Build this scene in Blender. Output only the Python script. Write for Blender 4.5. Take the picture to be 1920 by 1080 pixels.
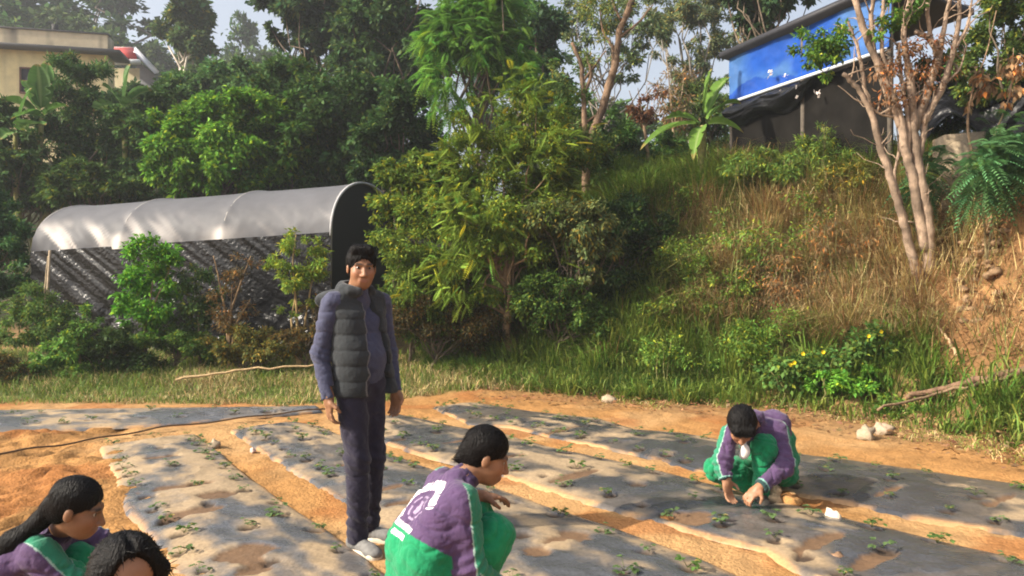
import bpy, math, random
import numpy as np
from mathutils import Vector, Matrix

SC = bpy.context.scene
for _o in list(bpy.data.objects):
    bpy.data.objects.remove(_o, do_unlink=True)

# ------------------------------------------------------------------ camera, sky, sun, exposure
CAM_H, F = 1.47, 1400.0            # eye height, focal length in pixels of the 1920 px wide frame
cam_d = bpy.data.cameras.new('camera')
cam_d.sensor_width = 36.0
cam_d.lens = F / 1920.0 * 36.0
cam_d.clip_start, cam_d.clip_end = 0.05, 2000.0
cam = bpy.data.objects.new('camera', cam_d)
SC.collection.objects.link(cam)
cam.location = (0, 0, CAM_H)
cam.rotation_euler = (math.radians(90), 0, 0)
SC.camera = cam

SUN_EL, SUN_AZ = math.radians(34), math.atan2(-0.95, -0.31)   # azimuth measured from +Y towards +X
sun_dir = Vector((math.sin(SUN_AZ) * math.cos(SUN_EL), math.cos(SUN_AZ) * math.cos(SUN_EL), math.sin(SUN_EL)))
world = bpy.data.worlds.new('World')
SC.world = world
world.use_nodes = True
wn = world.node_tree
bg = wn.nodes['Background']
sky = wn.nodes.new('ShaderNodeTexSky')
sky.sky_type = 'NISHITA'
sky.sun_disc = False
sky.sun_elevation = SUN_EL
sky.sun_rotation = SUN_AZ
sky.air_density, sky.dust_density, sky.ozone_density = 1.0, 5.0, 1.5
hs = wn.nodes.new('ShaderNodeHueSaturation')
hs.inputs['Saturation'].default_value = .62
hs.inputs['Value'].default_value = 1.35
wn.links.new(sky.outputs[0], hs.inputs['Color'])
wn.links.new(hs.outputs[0], bg.inputs[0])
bg.inputs[1].default_value = 0.10

sun_l = bpy.data.lights.new('sun', 'SUN')
sun_l.energy = 5.0
sun_l.angle = math.radians(0.9)
sun_l.color = (1.0, 0.90, 0.74)
sun = bpy.data.objects.new('sun', sun_l)
SC.collection.objects.link(sun)
sun.rotation_euler = (-sun_dir).to_track_quat('-Z', 'Y').to_euler()
sun.location = (-20, -20, 30)

SC.view_settings.view_transform = 'Standard'
SC.view_settings.look = 'None'
SC.view_settings.exposure = 0.92
SC.view_settings.gamma = 1.0
SC.render.engine = 'CYCLES'
SC.cycles.max_bounces = 6
SC.cycles.diffuse_bounces = 3
SC.cycles.glossy_bounces = 2
SC.cycles.transmission_bounces = 4
SC.cycles.volume_bounces = 0
SC.cycles.use_denoising = True
SC.cycles.filter_width = 1.9

# ------------------------------------------------------------------ small helpers
RNG = np.random.default_rng(7)
RND = random.Random(5)
COL = SC.collection

def at(px, py, d):
    """pixel of the photograph + distance -> point in the world"""
    return np.array([(px - 960.0) / F * d, d, CAM_H - (py - 540.0) / F * d])

def on_ground(px, py, z=0.0):
    d = F * (CAM_H - z) / (py - 540.0)
    return np.array([(px - 960.0) / F * d, d, z])

def sstep(a, b, x):
    t = np.clip((x - a) / (b - a), 0, 1)
    return t * t * (3 - 2 * t)

def _h(ix, iy, iz, s):
    n = (ix * 73856093) ^ (iy * 19349663) ^ (iz * 83492791) ^ (s * 2654435761)
    n = n & 0xffffffff
    n = ((n ^ (n >> 15)) * 2246822519) & 0xffffffff
    n = ((n ^ (n >> 13)) * 3266489917) & 0xffffffff
    return ((n ^ (n >> 16)) & 0xffffff) / float(0xffffff)

def vnoise(p, s=0):
    p = np.asarray(p, dtype=np.float64)
    i = np.floor(p).astype(np.int64)
    f = p - i
    f = f * f * (3 - 2 * f)
    x, y, z = i[..., 0], i[..., 1], i[..., 2]
    fx, fy, fz = f[..., 0], f[..., 1], f[..., 2]
    r = 0
    for dx in (0, 1):
        for dy in (0, 1):
            for dz in (0, 1):
                w = (fx if dx else 1 - fx) * (fy if dy else 1 - fy) * (fz if dz else 1 - fz)
                r = r + w * _h(x + dx, y + dy, z + dz, s)
    return r

def fbm(p, s=0, oct=4):
    p = np.asarray(p, dtype=np.float64)
    r, a, t = 0, 1.0, 0
    for k in range(oct):
        r = r + a * vnoise(p * (2 ** k) + 17.3 * k, s + k)
        t += a
        a *= 0.5
    return r / t

def p2(x, y, sc=1.0, z=0.0):
    return np.stack([x * sc, y * sc, np.zeros_like(x) + z], -1)

def unit(v):
    v = np.asarray(v, dtype=np.float64)
    return v / (np.linalg.norm(v, axis=-1, keepdims=True) + 1e-12)

def make_mesh(name, verts, faces, mat=None, col=None, smooth=False, extra=None):
    """faces: list of int arrays (n,3)/(n,4)"""
    me = bpy.data.meshes.new(name)
    verts = np.asarray(verts, dtype=np.float32).reshape(-1, 3)
    if not isinstance(faces, (list, tuple)):
        faces = [faces]
    faces = [np.asarray(f, dtype=np.int32) for f in faces if len(f)]
    me.vertices.add(len(verts))
    me.vertices.foreach_set('co', verts.ravel())
    nl = sum(f.size for f in faces)
    npoly = sum(len(f) for f in faces)
    me.loops.add(nl)
    me.loops.foreach_set('vertex_index', np.concatenate([f.ravel() for f in faces]))
    me.polygons.add(npoly)
    tot = np.concatenate([np.full(len(f), f.shape[1], dtype=np.int32) for f in faces])
    st = np.concatenate([[0], np.cumsum(tot)[:-1]]).astype(np.int32)
    me.polygons.foreach_set('loop_start', st)
    me.polygons.foreach_set('loop_total', tot)
    if smooth:
        me.polygons.foreach_set('use_smooth', np.ones(npoly, dtype=bool))
    me.update(calc_edges=True)
    if col is not None:
        a = me.attributes.new('Col', 'FLOAT_COLOR', 'POINT')
        c = np.ones((len(verts), 4), dtype=np.float32)
        c[:, :3] = np.asarray(col, dtype=np.float32)
        a.data.foreach_set('color', c.ravel())
    if extra:
        for k, v in extra.items():
            a = me.attributes.new(k, 'FLOAT', 'POINT')
            a.data.foreach_set('value', np.asarray(v, dtype=np.float32).ravel())
    if mat is not None:
        me.materials.append(mat)
    return me

def obj(name, me, parent=None, loc=None):
    o = bpy.data.objects.new(name, me)
    COL.objects.link(o)
    if parent is not None:
        o.parent = parent
    if loc is not None:
        o.location = [float(v) for v in loc]
    return o

def tag(o, label, cat, group=None, kind=None):
    if label: o['label'] = label
    if cat: o['category'] = cat
    if group: o['group'] = group
    if kind: o['kind'] = kind
    return o

def thing(name, label, cat, loc=(0, 0, 0), group=None):
    o = obj(name, None, None, loc)
    o.empty_display_size = 0.1
    return tag(o, label, cat, group)

class MB:
    """collects pieces into one mesh"""
    def __init__(self):
        self.v, self.q, self.t, self.c, self.n = [], [], [], [], 0
    def add(self, v, q=None, t=None, c=None):
        v = np.asarray(v, dtype=np.float64).reshape(-1, 3)
        self.v.append(v)
        if q is not None and len(q): self.q.append(np.asarray(q) + self.n)
        if t is not None and len(t): self.t.append(np.asarray(t) + self.n)
        cc = np.ones((len(v), 3)) * (np.array([1, 1, 1.0]) if c is None else np.asarray(c))
        self.c.append(cc)
        self.n += len(v)
        return self
    def tube(self, pts, rad, sides=6, c=None, cap=True):
        pts = np.asarray(pts, dtype=np.float64)
        rad = np.ones(len(pts)) * np.asarray(rad)
        d = unit(np.gradient(pts, axis=0))
        ref = np.array([0, 0, 1.0]) if abs(d[:, 2]).mean() < 0.8 else np.array([1.0, 0, 0])
        s = unit(np.cross(d, ref)); u = np.cross(s, d)
        a = np.arange(sides) * 2 * np.pi / sides
        ring = pts[:, None] + rad[:, None, None] * (np.cos(a)[None, :, None] * s[:, None] + np.sin(a)[None, :, None] * u[:, None])
        v = ring.reshape(-1, 3)
        m = len(pts)
        i, j = np.meshgrid(np.arange(m - 1), np.arange(sides), indexing='ij')
        i, j = i.ravel(), j.ravel(); j2 = (j + 1) % sides
        q = np.stack([i * sides + j, i * sides + j2, (i + 1) * sides + j2, (i + 1) * sides + j], -1)
        t = []
        if cap:
            v = np.vstack([v, pts[-1] + d[-1] * rad[-1] * .3, pts[0] - d[0] * rad[0] * .3])
            k = m * sides
            for j in range(sides):
                t.append([(m - 1) * sides + j, (m - 1) * sides + (j + 1) % sides, k])
                t.append([(j + 1) % sides, j, k + 1])
        if c is not None and np.ndim(c) == 2 and len(c) == m:
            cc = np.repeat(np.asarray(c), sides, axis=0)
            if cap: cc = np.vstack([cc, c[-1], c[0]])
            c = cc
        return self.add(v, q, t, c)
    def box(self, c0, ax, ay, az, c=None):
        """box from a corner and three edge vectors"""
        c0, ax, ay, az = [np.asarray(k, dtype=np.float64) for k in (c0, ax, ay, az)]
        v = np.array([c0 + i * ax + j * ay + k * az for k in (0, 1) for j in (0, 1) for i in (0, 1)])
        q = [[0, 2, 3, 1], [4, 5, 7, 6], [0, 1, 5, 4], [2, 6, 7, 3], [0, 4, 6, 2], [1, 3, 7, 5]]
        return self.add(v, q, None, c)
    def grid(self, P, c=None, flip=False):
        P = np.asarray(P); n, m = P.shape[:2]
        i, j = np.meshgrid(np.arange(n - 1), np.arange(m - 1), indexing='ij'); i, j = i.ravel(), j.ravel()
        q = np.stack([i * m + j, (i + 1) * m + j, (i + 1) * m + j + 1, i * m + j + 1], -1)
        if flip: q = q[:, ::-1]
        return self.add(P.reshape(-1, 3), q, None, None if c is None else np.asarray(c).reshape(-1, 3) if np.ndim(c) == 3 else c)
    def arrays(self):
        fs = []
        if self.q: fs.append(np.vstack(self.q))
        if self.t: fs.append(np.vstack(self.t))
        return np.vstack(self.v), fs, np.vstack(self.c)
    def build(self, name, mat, parent=None, origin=(0, 0, 0), smooth=False, link=True):
        v, f, c = self.arrays()
        me = make_mesh(name, v - np.asarray(origin), f, mat, c, smooth)
        if not link: return me
        return obj(name, me, parent, origin if parent is None else None)

# ------------------------------------------------------------------ materials (procedural)
def mat(name, base=(.5, .5, .5), rough=.8, attr=False, bump=0.0, bscale=40.0, var=0.0, vscale=6.0, spec=.3,
        transl=0.0, rand=0.0, bstretch=None, rough_attr=None, sheen=0.0):
    m = bpy.data.materials.new(name)
    m.use_nodes = True
    nt = m.node_tree; N = nt.nodes; Lk = nt.links
    b = N['Principled BSDF']; out = N['Material Output']
    b.inputs['Roughness'].default_value = rough
    b.inputs['Specular IOR Level'].default_value = spec
    if sheen: b.inputs['Sheen Weight'].default_value = sheen
    if attr:
        a = N.new('ShaderNodeAttribute'); a.attribute_name = 'Col'; csock = a.outputs['Color']
    else:
        r = N.new('ShaderNodeRGB'); r.outputs[0].default_value = (*base, 1); csock = r.outputs[0]
    tc = N.new('ShaderNodeTexCoord')
    if var > 0:
        nz = N.new('ShaderNodeTexNoise'); nz.inputs['Scale'].default_value = vscale; nz.inputs['Detail'].default_value = 6
        nz.inputs['Roughness'].default_value = .65
        Lk.new(tc.outputs['Object'], nz.inputs['Vector'])
        mr = N.new('ShaderNodeMapRange'); mr.inputs['From Min'].default_value = .3; mr.inputs['From Max'].default_value = .7
        mr.inputs['To Min'].default_value = 1 - var; mr.inputs['To Max'].default_value = 1 + var
        Lk.new(nz.outputs['Fac'], mr.inputs['Value'])
        mx = N.new('ShaderNodeVectorMath'); mx.operation = 'SCALE'
        Lk.new(csock, mx.inputs[0]); Lk.new(mr.outputs[0], mx.inputs['Scale']); csock = mx.outputs[0]
    if rand > 0:
        oi = N.new('ShaderNodeObjectInfo')
        mr = N.new('ShaderNodeMapRange'); mr.inputs['To Min'].default_value = 1 - rand; mr.inputs['To Max'].default_value = 1 + rand
        Lk.new(oi.outputs['Random'], mr.inputs['Value'])
        mx = N.new('ShaderNodeVectorMath'); mx.operation = 'SCALE'
        Lk.new(csock, mx.inputs[0]); Lk.new(mr.outputs[0], mx.inputs['Scale']); csock = mx.outputs[0]
    Lk.new(csock, b.inputs['Base Color'])
    if rough_attr:
        a = N.new('ShaderNodeAttribute'); a.attribute_name = rough_attr
        Lk.new(a.outputs['Fac'], b.inputs['Roughness'])
    if bump > 0:
        nz = N.new('ShaderNodeTexNoise'); nz.inputs['Scale'].default_value = bscale; nz.inputs['Detail'].default_value = 5
        if bstretch:
            mp = N.new('ShaderNodeMapping'); mp.inputs['Scale'].default_value = bstretch
            Lk.new(tc.outputs['Object'], mp.inputs['Vector']); Lk.new(mp.outputs[0], nz.inputs['Vector'])
        else:
            Lk.new(tc.outputs['Object'], nz.inputs['Vector'])
        bp = N.new('ShaderNodeBump'); bp.inputs['Strength'].default_value = bump; bp.inputs['Distance'].default_value = .02
        Lk.new(nz.outputs['Fac'], bp.inputs['Height']); Lk.new(bp.outputs[0], b.inputs['Normal'])
    if transl > 0:
        tr = N.new('ShaderNodeBsdfTranslucent'); ms = N.new('ShaderNodeMixShader'); ms.inputs[0].default_value = transl
        Lk.new(csock, tr.inputs['Color'])
        Lk.new(b.outputs[0], ms.inputs[1]); Lk.new(tr.outputs[0], ms.inputs[2]); Lk.new(ms.outputs[0], out.inputs['Surface'])
    return m

M = {}
M['leaf'] = mat('leaf', attr=True, rough=.6, spec=.12, transl=.32, rand=.10)
M['grass'] = mat('grass_blade', attr=True, rough=.6, spec=.2, transl=.25)
M['bark'] = mat('bark', attr=True, rough=.9, bump=.6, bscale=60, var=.35, vscale=14, bstretch=(1, 1, .25))
M['soil'] = mat('soil', attr=True, rough=.95, spec=.1, bump=.7, bscale=45, var=.22, vscale=22)
M['plastic'] = mat('mulch_film', attr=True, rough=.4, spec=.5, bump=.30, bscale=30, var=.22, vscale=46, rough_attr='Rough')
M['stone'] = mat('stone', attr=True, rough=.9, bump=.6, bscale=30, var=.25, vscale=25)
M['rope'] = mat('rope', (.10, .06, .035), .9, bump=.5, bscale=200)
M['cover'] = mat('tunnel_film', attr=True, rough=.55, spec=.12, bump=.12, bscale=5, var=.1, vscale=3, transl=.06)
M['blackfilm'] = mat('black_film', (.006, .006, .007), .2, spec=.25, bump=.8, bscale=19)
M['darknet'] = mat('shade_net', (.010, .009, .008), .95, spec=.05, var=.4, vscale=3)
M['pipe'] = mat('hoop_pipe', (.22, .21, .2), .6)
M['cloth'] = mat('cloth', attr=True, rough=.85, spec=.15, bump=.25, bscale=70, var=.10, vscale=25, sheen=.15)
M['skin'] = mat('skin', attr=True, rough=.5, spec=.35, var=.06, vscale=30)
M['hair'] = mat('hair', attr=True, rough=.5, spec=.12, bump=.5, bscale=160, bstretch=(1, .3, .3))
M['shoe'] = mat('shoe', attr=True, rough=.7, var=.15, vscale=40)
M['eye'] = mat('eye', attr=True, rough=.15, spec=.5)
M['wall'] = mat('plaster', attr=True, rough=.9, var=.16, vscale=1.6, bump=.2, bscale=20)
M['tarp'] = mat('tarpaulin', attr=True, rough=.55, spec=.2, bump=.6, bscale=4, var=.22, vscale=2.5)
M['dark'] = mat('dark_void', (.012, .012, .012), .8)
M['flower'] = mat('petal', (.85, .62, .02), .6)
# ------------------------------------------------------------------ terrain
FOOT = np.array([[-60, 16.5], [-8, 13.6], [-1.5, 12.4], [0.3, 10.9], [1.6, 10.3], [3.1, 9.7], [4.3, 8.5], [5.0, 7.2], [5.6, 5.5], [6.6, 2.5], [8, -3], [12, -30]])

def foot_dist(x, y):
    """signed distance behind the foot of the bank (positive = up the bank)"""
    x = np.asarray(x, dtype=np.float64); y = np.asarray(y, dtype=np.float64)
    best = np.full(x.shape, 1e9); sg = np.zeros(x.shape)
    for a, b in zip(FOOT[:-1], FOOT[1:]):
        d = b - a; L2 = d @ d
        t = np.clip(((x - a[0]) * d[0] + (y - a[1]) * d[1]) / L2, 0, 1)
        qx, qy = x - a[0] - t * d[0], y - a[1] - t * d[1]
        dist = np.hypot(qx, qy)
        s = np.sign(d[0] * qy - d[1] * qx)
        m = dist < best
        best = np.where(m, dist, best); sg = np.where(m, s, sg)
    return best * sg

def terrain(x, y):
    x = np.asarray(x, dtype=np.float64); y = np.asarray(y, dtype=np.float64)
    t = foot_dist(x, y)
    right = sstep(-1.8, 1.2, x + 0.12 * (y - 11))          # where the steep bank is
    bank = 3.45 * sstep(-0.3, 4.4, t) + 0.10 * np.maximum(t - 4.4, 0) * (t < 60)
    yy = y - 10.0
    left = 0.06 * np.clip(yy, 0, 7.5) * 1.6
    hill = 0.45 * np.clip(y - 18.5, 0, 14) + 0.30 * np.clip(y - 32.5, 0, 22) + 0.02 * np.clip(y - 54.5, 0, 60)
    ratio = x / np.maximum(y, 5)
    hill = hill * (1 - 0.62 * sstep(-0.30, 0.05, ratio))
    lz = left + hill
    hill_r = np.maximum(bank, lz * .9)
    z = lz * (1 - right) + hill_r * right
    return z

def axis(segs):
    out = []
    for a, b, s in segs:
        out.append(np.arange(a, b, s))
    return np.concatenate(out + [[segs[-1][1]]])

# edges of the covered beds, traced on the ground
BEDS = [
    dict(L=[(-260, 822), (0, 818), (150, 806), (300, 798), (420, 788), (605, 772)], R=[(-260, 771), (0, 769), (150, 767), (300, 765), (450, 764), (600, 764)]),
    dict(L=[(186, 836), (190, 852), (206, 886), (226, 930), (244, 968), (285, 1015), (345, 1110), (450, 1290)], R=[(368, 812), (380, 824), (432, 864), (502, 920), (568, 963), (642, 1013), (720, 1073), (860, 1170), (1020, 1290)]),
    dict(L=[(430, 806), (520, 868), (607, 920), (690, 978), (790, 1060), (1010, 1230)], R=[(548, 790), (600, 800), (717, 846), (800, 876), (935, 916), (1060, 960), (1190, 1003), (1310, 1046), (1400, 1086), (1700, 1210)]),
    dict(L=[(640, 790), (717, 830), (807, 860), (950, 895), (1060, 932), (1137, 952), (1193, 970), (1280, 994), (1347, 1012), (1423, 1030), (1480, 1066), (1800, 1190)], R=[(745, 776), (868, 803), (937, 811), (1027, 838), (1193, 872), (1493, 948), (1580, 971), (1747, 1011), (1913, 1048), (2250, 1130)]),
    dict(L=[(808, 763), (877, 795), (960, 801), (1077, 829), (1193, 853), (1290, 879), (1400, 908), (1493, 930), (1580, 942), (1713, 974), (1913, 1004), (2250, 1080)], R=[(880, 754), (1000, 772), (1120, 785), (1193, 806), (1280, 812), (1493, 850), (1600, 863), (1713, 880), (1920, 910), (2250, 965)]),
]

def resample(pl, n):
    pl = np.array([on_ground(*p)[:2] for p in pl])
    s = np.concatenate([[0], np.cumsum(np.hypot(*np.diff(pl, axis=0).T))])
    t = np.linspace(0, s[-1], n)
    out = np.stack([np.interp(t, s, pl[:, k]) for k in (0, 1)], -1)
    for _ in range(4):
        out[1:-1] = (out[:-2] + 2 * out[1:-1] + out[2:]) / 4
    return out, s[-1]

gx = axis([(-160, -40, 8), (-40, -14, 1.5), (-14, -7, .25), (-7, 8, .045), (8, 14, .3), (14, 40, 1.5), (40, 160, 8)])
gy = axis([(-60, -4, 4), (-4, 1.6, .4), (1.6, 11.2, .045), (11.2, 15, .12), (15, 30, .7), (30, 70, 2), (70, 260, 10)])
X, Y = np.meshgrid(gx, gy, indexing='ij')
Z = terrain(X, Y)
T = foot_dist(X, Y)
clod = fbm(p2(X, Y, 3.2), 3, 4) - .5
fine = fbm(p2(X, Y, 13), 9, 3) - .5
near = sstep(16, 11, Y)
till = sstep(-1.6, -3.2, X - (Y - 5) * -.55) * sstep(9, 8, Y)
furrow = np.sin((X * .55 + Y * .83) * 9 + clod * 4) * till
rough_b = sstep(-.5, .8, T)
Z = Z + near * (clod * (.05 + .05 * till) + fine * (.035 + .085 * till) + furrow * .012) * (1 - .0 * T) + rough_b * near * (clod * .42 + fine * .14) - .012
PX = 960 + F * X / np.maximum(Y, .3); PY = 540 + F * (CAM_H - Z) / np.maximum(Y, .3)
n1 = fbm(p2(X, Y, .9), 21, 4); n2 = fbm(p2(X, Y, 4.2), 31, 4); n3 = fbm(p2(X, Y, 16), 41, 2)
soil = np.array([.32, .165, .058]) * (.72 + .55 * n2[..., None])
soil = soil * (1 - .45 * till[..., None] * (n2 < .47)[..., None] * .6)
dust = np.array([.42, .26, .12])
soil = soil + (dust - soil) * (sstep(.5, .68, n1) * .6)[..., None]
redd = np.array([.27, .095, .028])
soil = soil + (redd - soil) * (sstep(.56, .7, fbm(p2(X, Y, 1.7), 55, 3)) * .55)[..., None]
litter = np.array([.20, .115, .05]) * (.6 + .8 * n3[..., None])
verge = np.array([.10, .105, .03]) * (.6 + .8 * n2[..., None])
bankc = np.array([.25, .155, .07]) * (.55 + .9 * n2[..., None])
rawc = np.array([.25, .135, .058]) * (.35 + 1.2 * n2[..., None])
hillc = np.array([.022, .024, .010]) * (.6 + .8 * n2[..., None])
C = soil
w = sstep(-1.5, -.5, T + (n1 - .5) * 1.6) * sstep(-.6, 0.4, X)
C = C + (litter - C) * (w * .65)[..., None]
edge_l = 9.35 + (n1 - .5) * .8
w = sstep(0, .5, Y - edge_l - .95 * sstep(-2.4, -.2, X)) * sstep(1.2, -.2, X)
C = C + (verge - C) * w[..., None]
w = sstep(-.5, .25, T + (n2 - .5) * .9)
C = C + (bankc - C) * w[..., None]
w = sstep(.4, 1.0, T) * sstep(.53, .57, X / np.maximum(Y, .5)) * sstep(4.6, 3.8, T) * sstep(.86, .78, X / np.maximum(Y, .5)) * (Y > 4)
C = C + (rawc - C) * w[..., None]
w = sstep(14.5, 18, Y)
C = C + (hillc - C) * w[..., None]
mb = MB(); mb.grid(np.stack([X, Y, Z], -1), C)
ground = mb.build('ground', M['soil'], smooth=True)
tag(ground, 'orange tilled soil of the field running up into the grassy bank and wooded hillside', 'ground', kind='structure')

# ------------------------------------------------------------------ plastic mulched beds
BED_LABEL = [
    'grey plastic mulch sheet over the low bed running crosswise at far left behind the rope',
    'dusty grey plastic mulch sheet over the leftmost long bed, beside the two girls',
    'grey plastic mulch sheet over the bed between the standing man and the central squatting woman',
    'grey plastic mulch sheet over the middle bed, passing in front of the crouching boy',
    'dark grey plastic mulch sheet over the rightmost bed, beside the dirt path under the bank',
]
MUD = {1: [(352, 954, .20, .11), (452, 1032, .16, .20), (348, 903, .28, .08), (305, 850, .2, .06), (410, 919, .14, .1), (470, 1062, .1, .08)],
       2: [(715, 910, .2, .07), (1003, 1022, .13, .1), (1060, 1000, .25, .09), (650, 865, .18, .06), (880, 985, .1, .08), (780, 930, .22, .05)],
       3: [(1300, 960, .17, .13), (1080, 884, .3, .07), (860, 822, .25, .05), (1545, 1002, .3, .06), (1640, 1040, .2, .06), (960, 850, .2, .05)],
       4: [(1670, 913, .26, .05), (1880, 930, .3, .05), (1220, 852, .2, .05), (1050, 800, .25, .05)], 0: [(200, 800, .2, .1)]}
HOLES = []
for bi, bd in enumerate(BEDS):
    Lp, ln = resample(bd['L'], 10); n = int(max(ln, 2) / .022)
    Lp, _ = resample(bd['L'], n); Rp, _ = resample(bd['R'], n)
    wdt = np.hypot(*(Rp - Lp).T).mean(); m = int(wdt / .022) + 2
    v = np.linspace(0, 1, m); t = np.linspace(0, 1, n)
    Tt, V = np.meshgrid(t, v, indexing='ij')
    A = Lp[:, None] * (1 - V[..., None]) + Rp[:, None] * V[..., None]
    ew = fbm(p2(A[..., 0], A[..., 1], 3.5), 60 + bi, 3) - .5           # ragged edges of the sheet
    dirn = unit(Rp - Lp)[:, None]
    e_amt = (np.exp(-V / .07) + np.exp(-(1 - V) / .07))
    A = A + dirn * (ew * .055 * e_amt)[..., None]
    x, y = A[..., 0], A[..., 1]
    prof = (1 - np.abs(2 * V - 1) ** 2.6) * sstep(0, .035, Tt) * sstep(1, .985, Tt)
    s_al = Tt * ln
    wr = fbm(np.stack([s_al * 9, V * wdt * 2.2, x * 0 + bi], -1), 70, 3) - .5
    wr2 = fbm(p2(x, y, 11), 80, 3) - .5
    lump = fbm(p2(x, y, 2.0), 90 + bi, 3) - .5
    cr1 = 1 - np.abs(2 * fbm(np.stack([s_al * 6 + V * 2, V * wdt * 5 - s_al, x * 0 + bi], -1), 75, 3) - 1)
    z = prof * (.040 + lump * .012 + wr * .012 + wr2 * .006 + (cr1 - .75) * .018) + .004 * (1 - prof) - .02 * (prof < .02)
    z = z + terrain(x, y)
    d1 = fbm(p2(x, y, 1.5, bi), 100, 5); d2 = fbm(p2(x, y, 7, bi), 110, 4); d3 = fbm(np.stack([s_al * 2.2, V * wdt * 8, x * 0 + bi], -1), 115, 4)
    thr = [.57, .475, .475, .51, .56][bi]
    dirt = sstep(thr - .07, thr + .08, d1 * .42 + d2 * .26 + d3 * .32)
    low = sstep(.0, -.12, lump + wr * .5)                                # dust gathers in the hollows
    dirt = np.clip(dirt * .95 + low * .16 + .03, 0, 1)
    clean = np.array([.062, .067, .077]) * [1.5, 1.35, 1.15, .9, .8][bi] * (.7 + .6 * d2[..., None])
    tan = np.array([.285, .205, .12]) * (.75 + .5 * d2[..., None])
    col = clean + (tan - clean) * dirt[..., None]
    edge = np.maximum(sstep(.07, .0, V), sstep(.93, 1, V))
    col = col + (np.array([.45, .24, .09]) - col) * (edge * sstep(.42, .6, d2) * .8)[..., None]
    rough = .25 + .5 * dirt
    for (mx, my, a, b) in MUD.get(bi, []):
        g = on_ground(mx, my, .06)
        du = unit(Lp[min(n - 1, int(.5 * n))] - Lp[0]); dv = np.array([-du[1], du[0]])
        q = ((x - g[0]) * du[0] + (y - g[1]) * du[1]) / b, ((x - g[0]) * dv[0] + (y - g[1]) * dv[1]) / a
        r = np.hypot(*q) * 1.15 + (d2 - .5) * 1.9
        k = sstep(1.05, .9, r)
        col = col + (np.array([.13, .072, .034]) * (.7 + .6 * d2[..., None]) - col) * k[..., None]
        rough = rough + (.8 - rough) * k
        z = z - .014 * k
    # planting holes
    rows = {0: [.25, .7], 1: [.14, .5, .86], 2: [.18, .55, .86], 3: [.15, .5, .84], 4: [.16, .5, .85]}[bi]
    for ri, rv in enumerate(rows):
        step = .30 if ri != 1 or len(rows) == 2 else .6
        s = .15
        while s < ln - .1:
            it = int(np.clip(s / ln * n, 0, n - 1)); iv = int(np.clip((rv + RND.uniform(-.05, .05)) * m, 2, m - 3))
            hx, hy = x[it, iv], y[it, iv]
            hr = RND.uniform(.036, .062)
            r = np.hypot(x - hx, (y - hy)) / hr + (d2 - .5) * 1.1
            k = sstep(1.1, .75, r)
            col = col + (np.array([.045, .026, .014]) - col) * k[..., None]
            rough = rough + (.9 - rough) * k
            z = z - .022 * k
            p = 960 + F * hx / hy
            if -60 < p < 1980 and hy > 2.9 and RND.random() < [.55, .93, .85, .85, .85][bi]:
                HOLES.append((bi, hx + RND.uniform(-.03, .03), hy + RND.uniform(-.03, .03), z[it, iv] + .025))
            s += step * RND.uniform(.75, 1.25)
    P = np.stack([x, y, z], -1)
    mb = MB(); mb.grid(P, col, flip=True)
    v_, f_, c_ = mb.arrays()
    o0 = np.array([x.mean(), y.mean(), 0])
    me = make_mesh('mulch_sheet', v_ - o0, f_, M['plastic'], c_, True, {'Rough': rough})
    o = obj('mulch_sheet', me, None, o0)
    tag(o, BED_LABEL[bi], 'mulch sheet', 'plastic covered planting beds')

# seedlings in the holes: rosette of toothed three-part leaves
def seedling_mesh(seed):
    r = np.random.default_rng(seed); mb = MB()
    g = r.choice(3)
    for k in range(r.integers(5, 9)):
        a = r.uniform(0, 6.28); el = r.uniform(.25, 1.1); ln = r.uniform(.05, .10)
        d = np.array([math.cos(a) * math.cos(el), math.sin(a) * math.cos(el), math.sin(el)])
        tip = d * ln
        mb.tube([np.zeros(3), tip * .5 + [0, 0, .006], tip], [.0022, .0018, .0014], 4, (.16, .2, .06))
        for j in (-1, 0, 1):
            b = a + j * 1.0
            e = np.array([math.cos(b), math.sin(b), r.uniform(-.35, .25)]); e = unit(e)
            s = unit(np.cross(e, [0, 0, 1])); up = np.cross(s, e)
            L = r.uniform(.034, .055); W = L * .8
            pts = [tip, tip + e * L * .3 + s * W * .4 + up * .004, tip + e * L * .75 + s * W * .42, tip + e * L - up * .008, tip + e * L * .75 - s * W * .42, tip + e * L * .3 - s * W * .4 + up * .004, tip + e * L * .5 - up * .006]
            c = np.array([[.075, .15, .05], [.10, .18, .045], [.12, .19, .07]][g]) * r.uniform(.6, 1.35)
            if r.random() < .12: c = np.array([.35, .28, .09])
            mb.add(pts, [[0, 1, 2, 6], [6, 2, 3, 4], [0, 6, 4, 5]], None, c)
    return mb.build('seedling', M['leaf'], link=False)
SEED = [seedling_mesh(s) for s in range(5)]
SLAB = ['small green seedling in the crosswise bed at far left behind the rope', 'small green seedling in the leftmost long plastic covered bed', 'small green seedling in the plastic covered bed behind the standing man and squatting woman', 'small green seedling in the middle plastic covered bed in front of the crouching boy', 'small green seedling in the rightmost dark plastic covered bed by the dirt path']
for (bi, hx, hy, hz) in HOLES:
    o = obj('seedling', RND.choice(SEED), None, (hx, hy, hz))
    o.rotation_euler = (0, 0, RND.uniform(0, 6.28)); s = RND.uniform(.38, .82); o.scale = (s, s, s)
    tag(o, SLAB[bi], 'seedling', 'seedlings in bed %s' % ['behind the rope', 'on the left', 'behind the man', 'in the middle', 'on the right'][bi])

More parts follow.
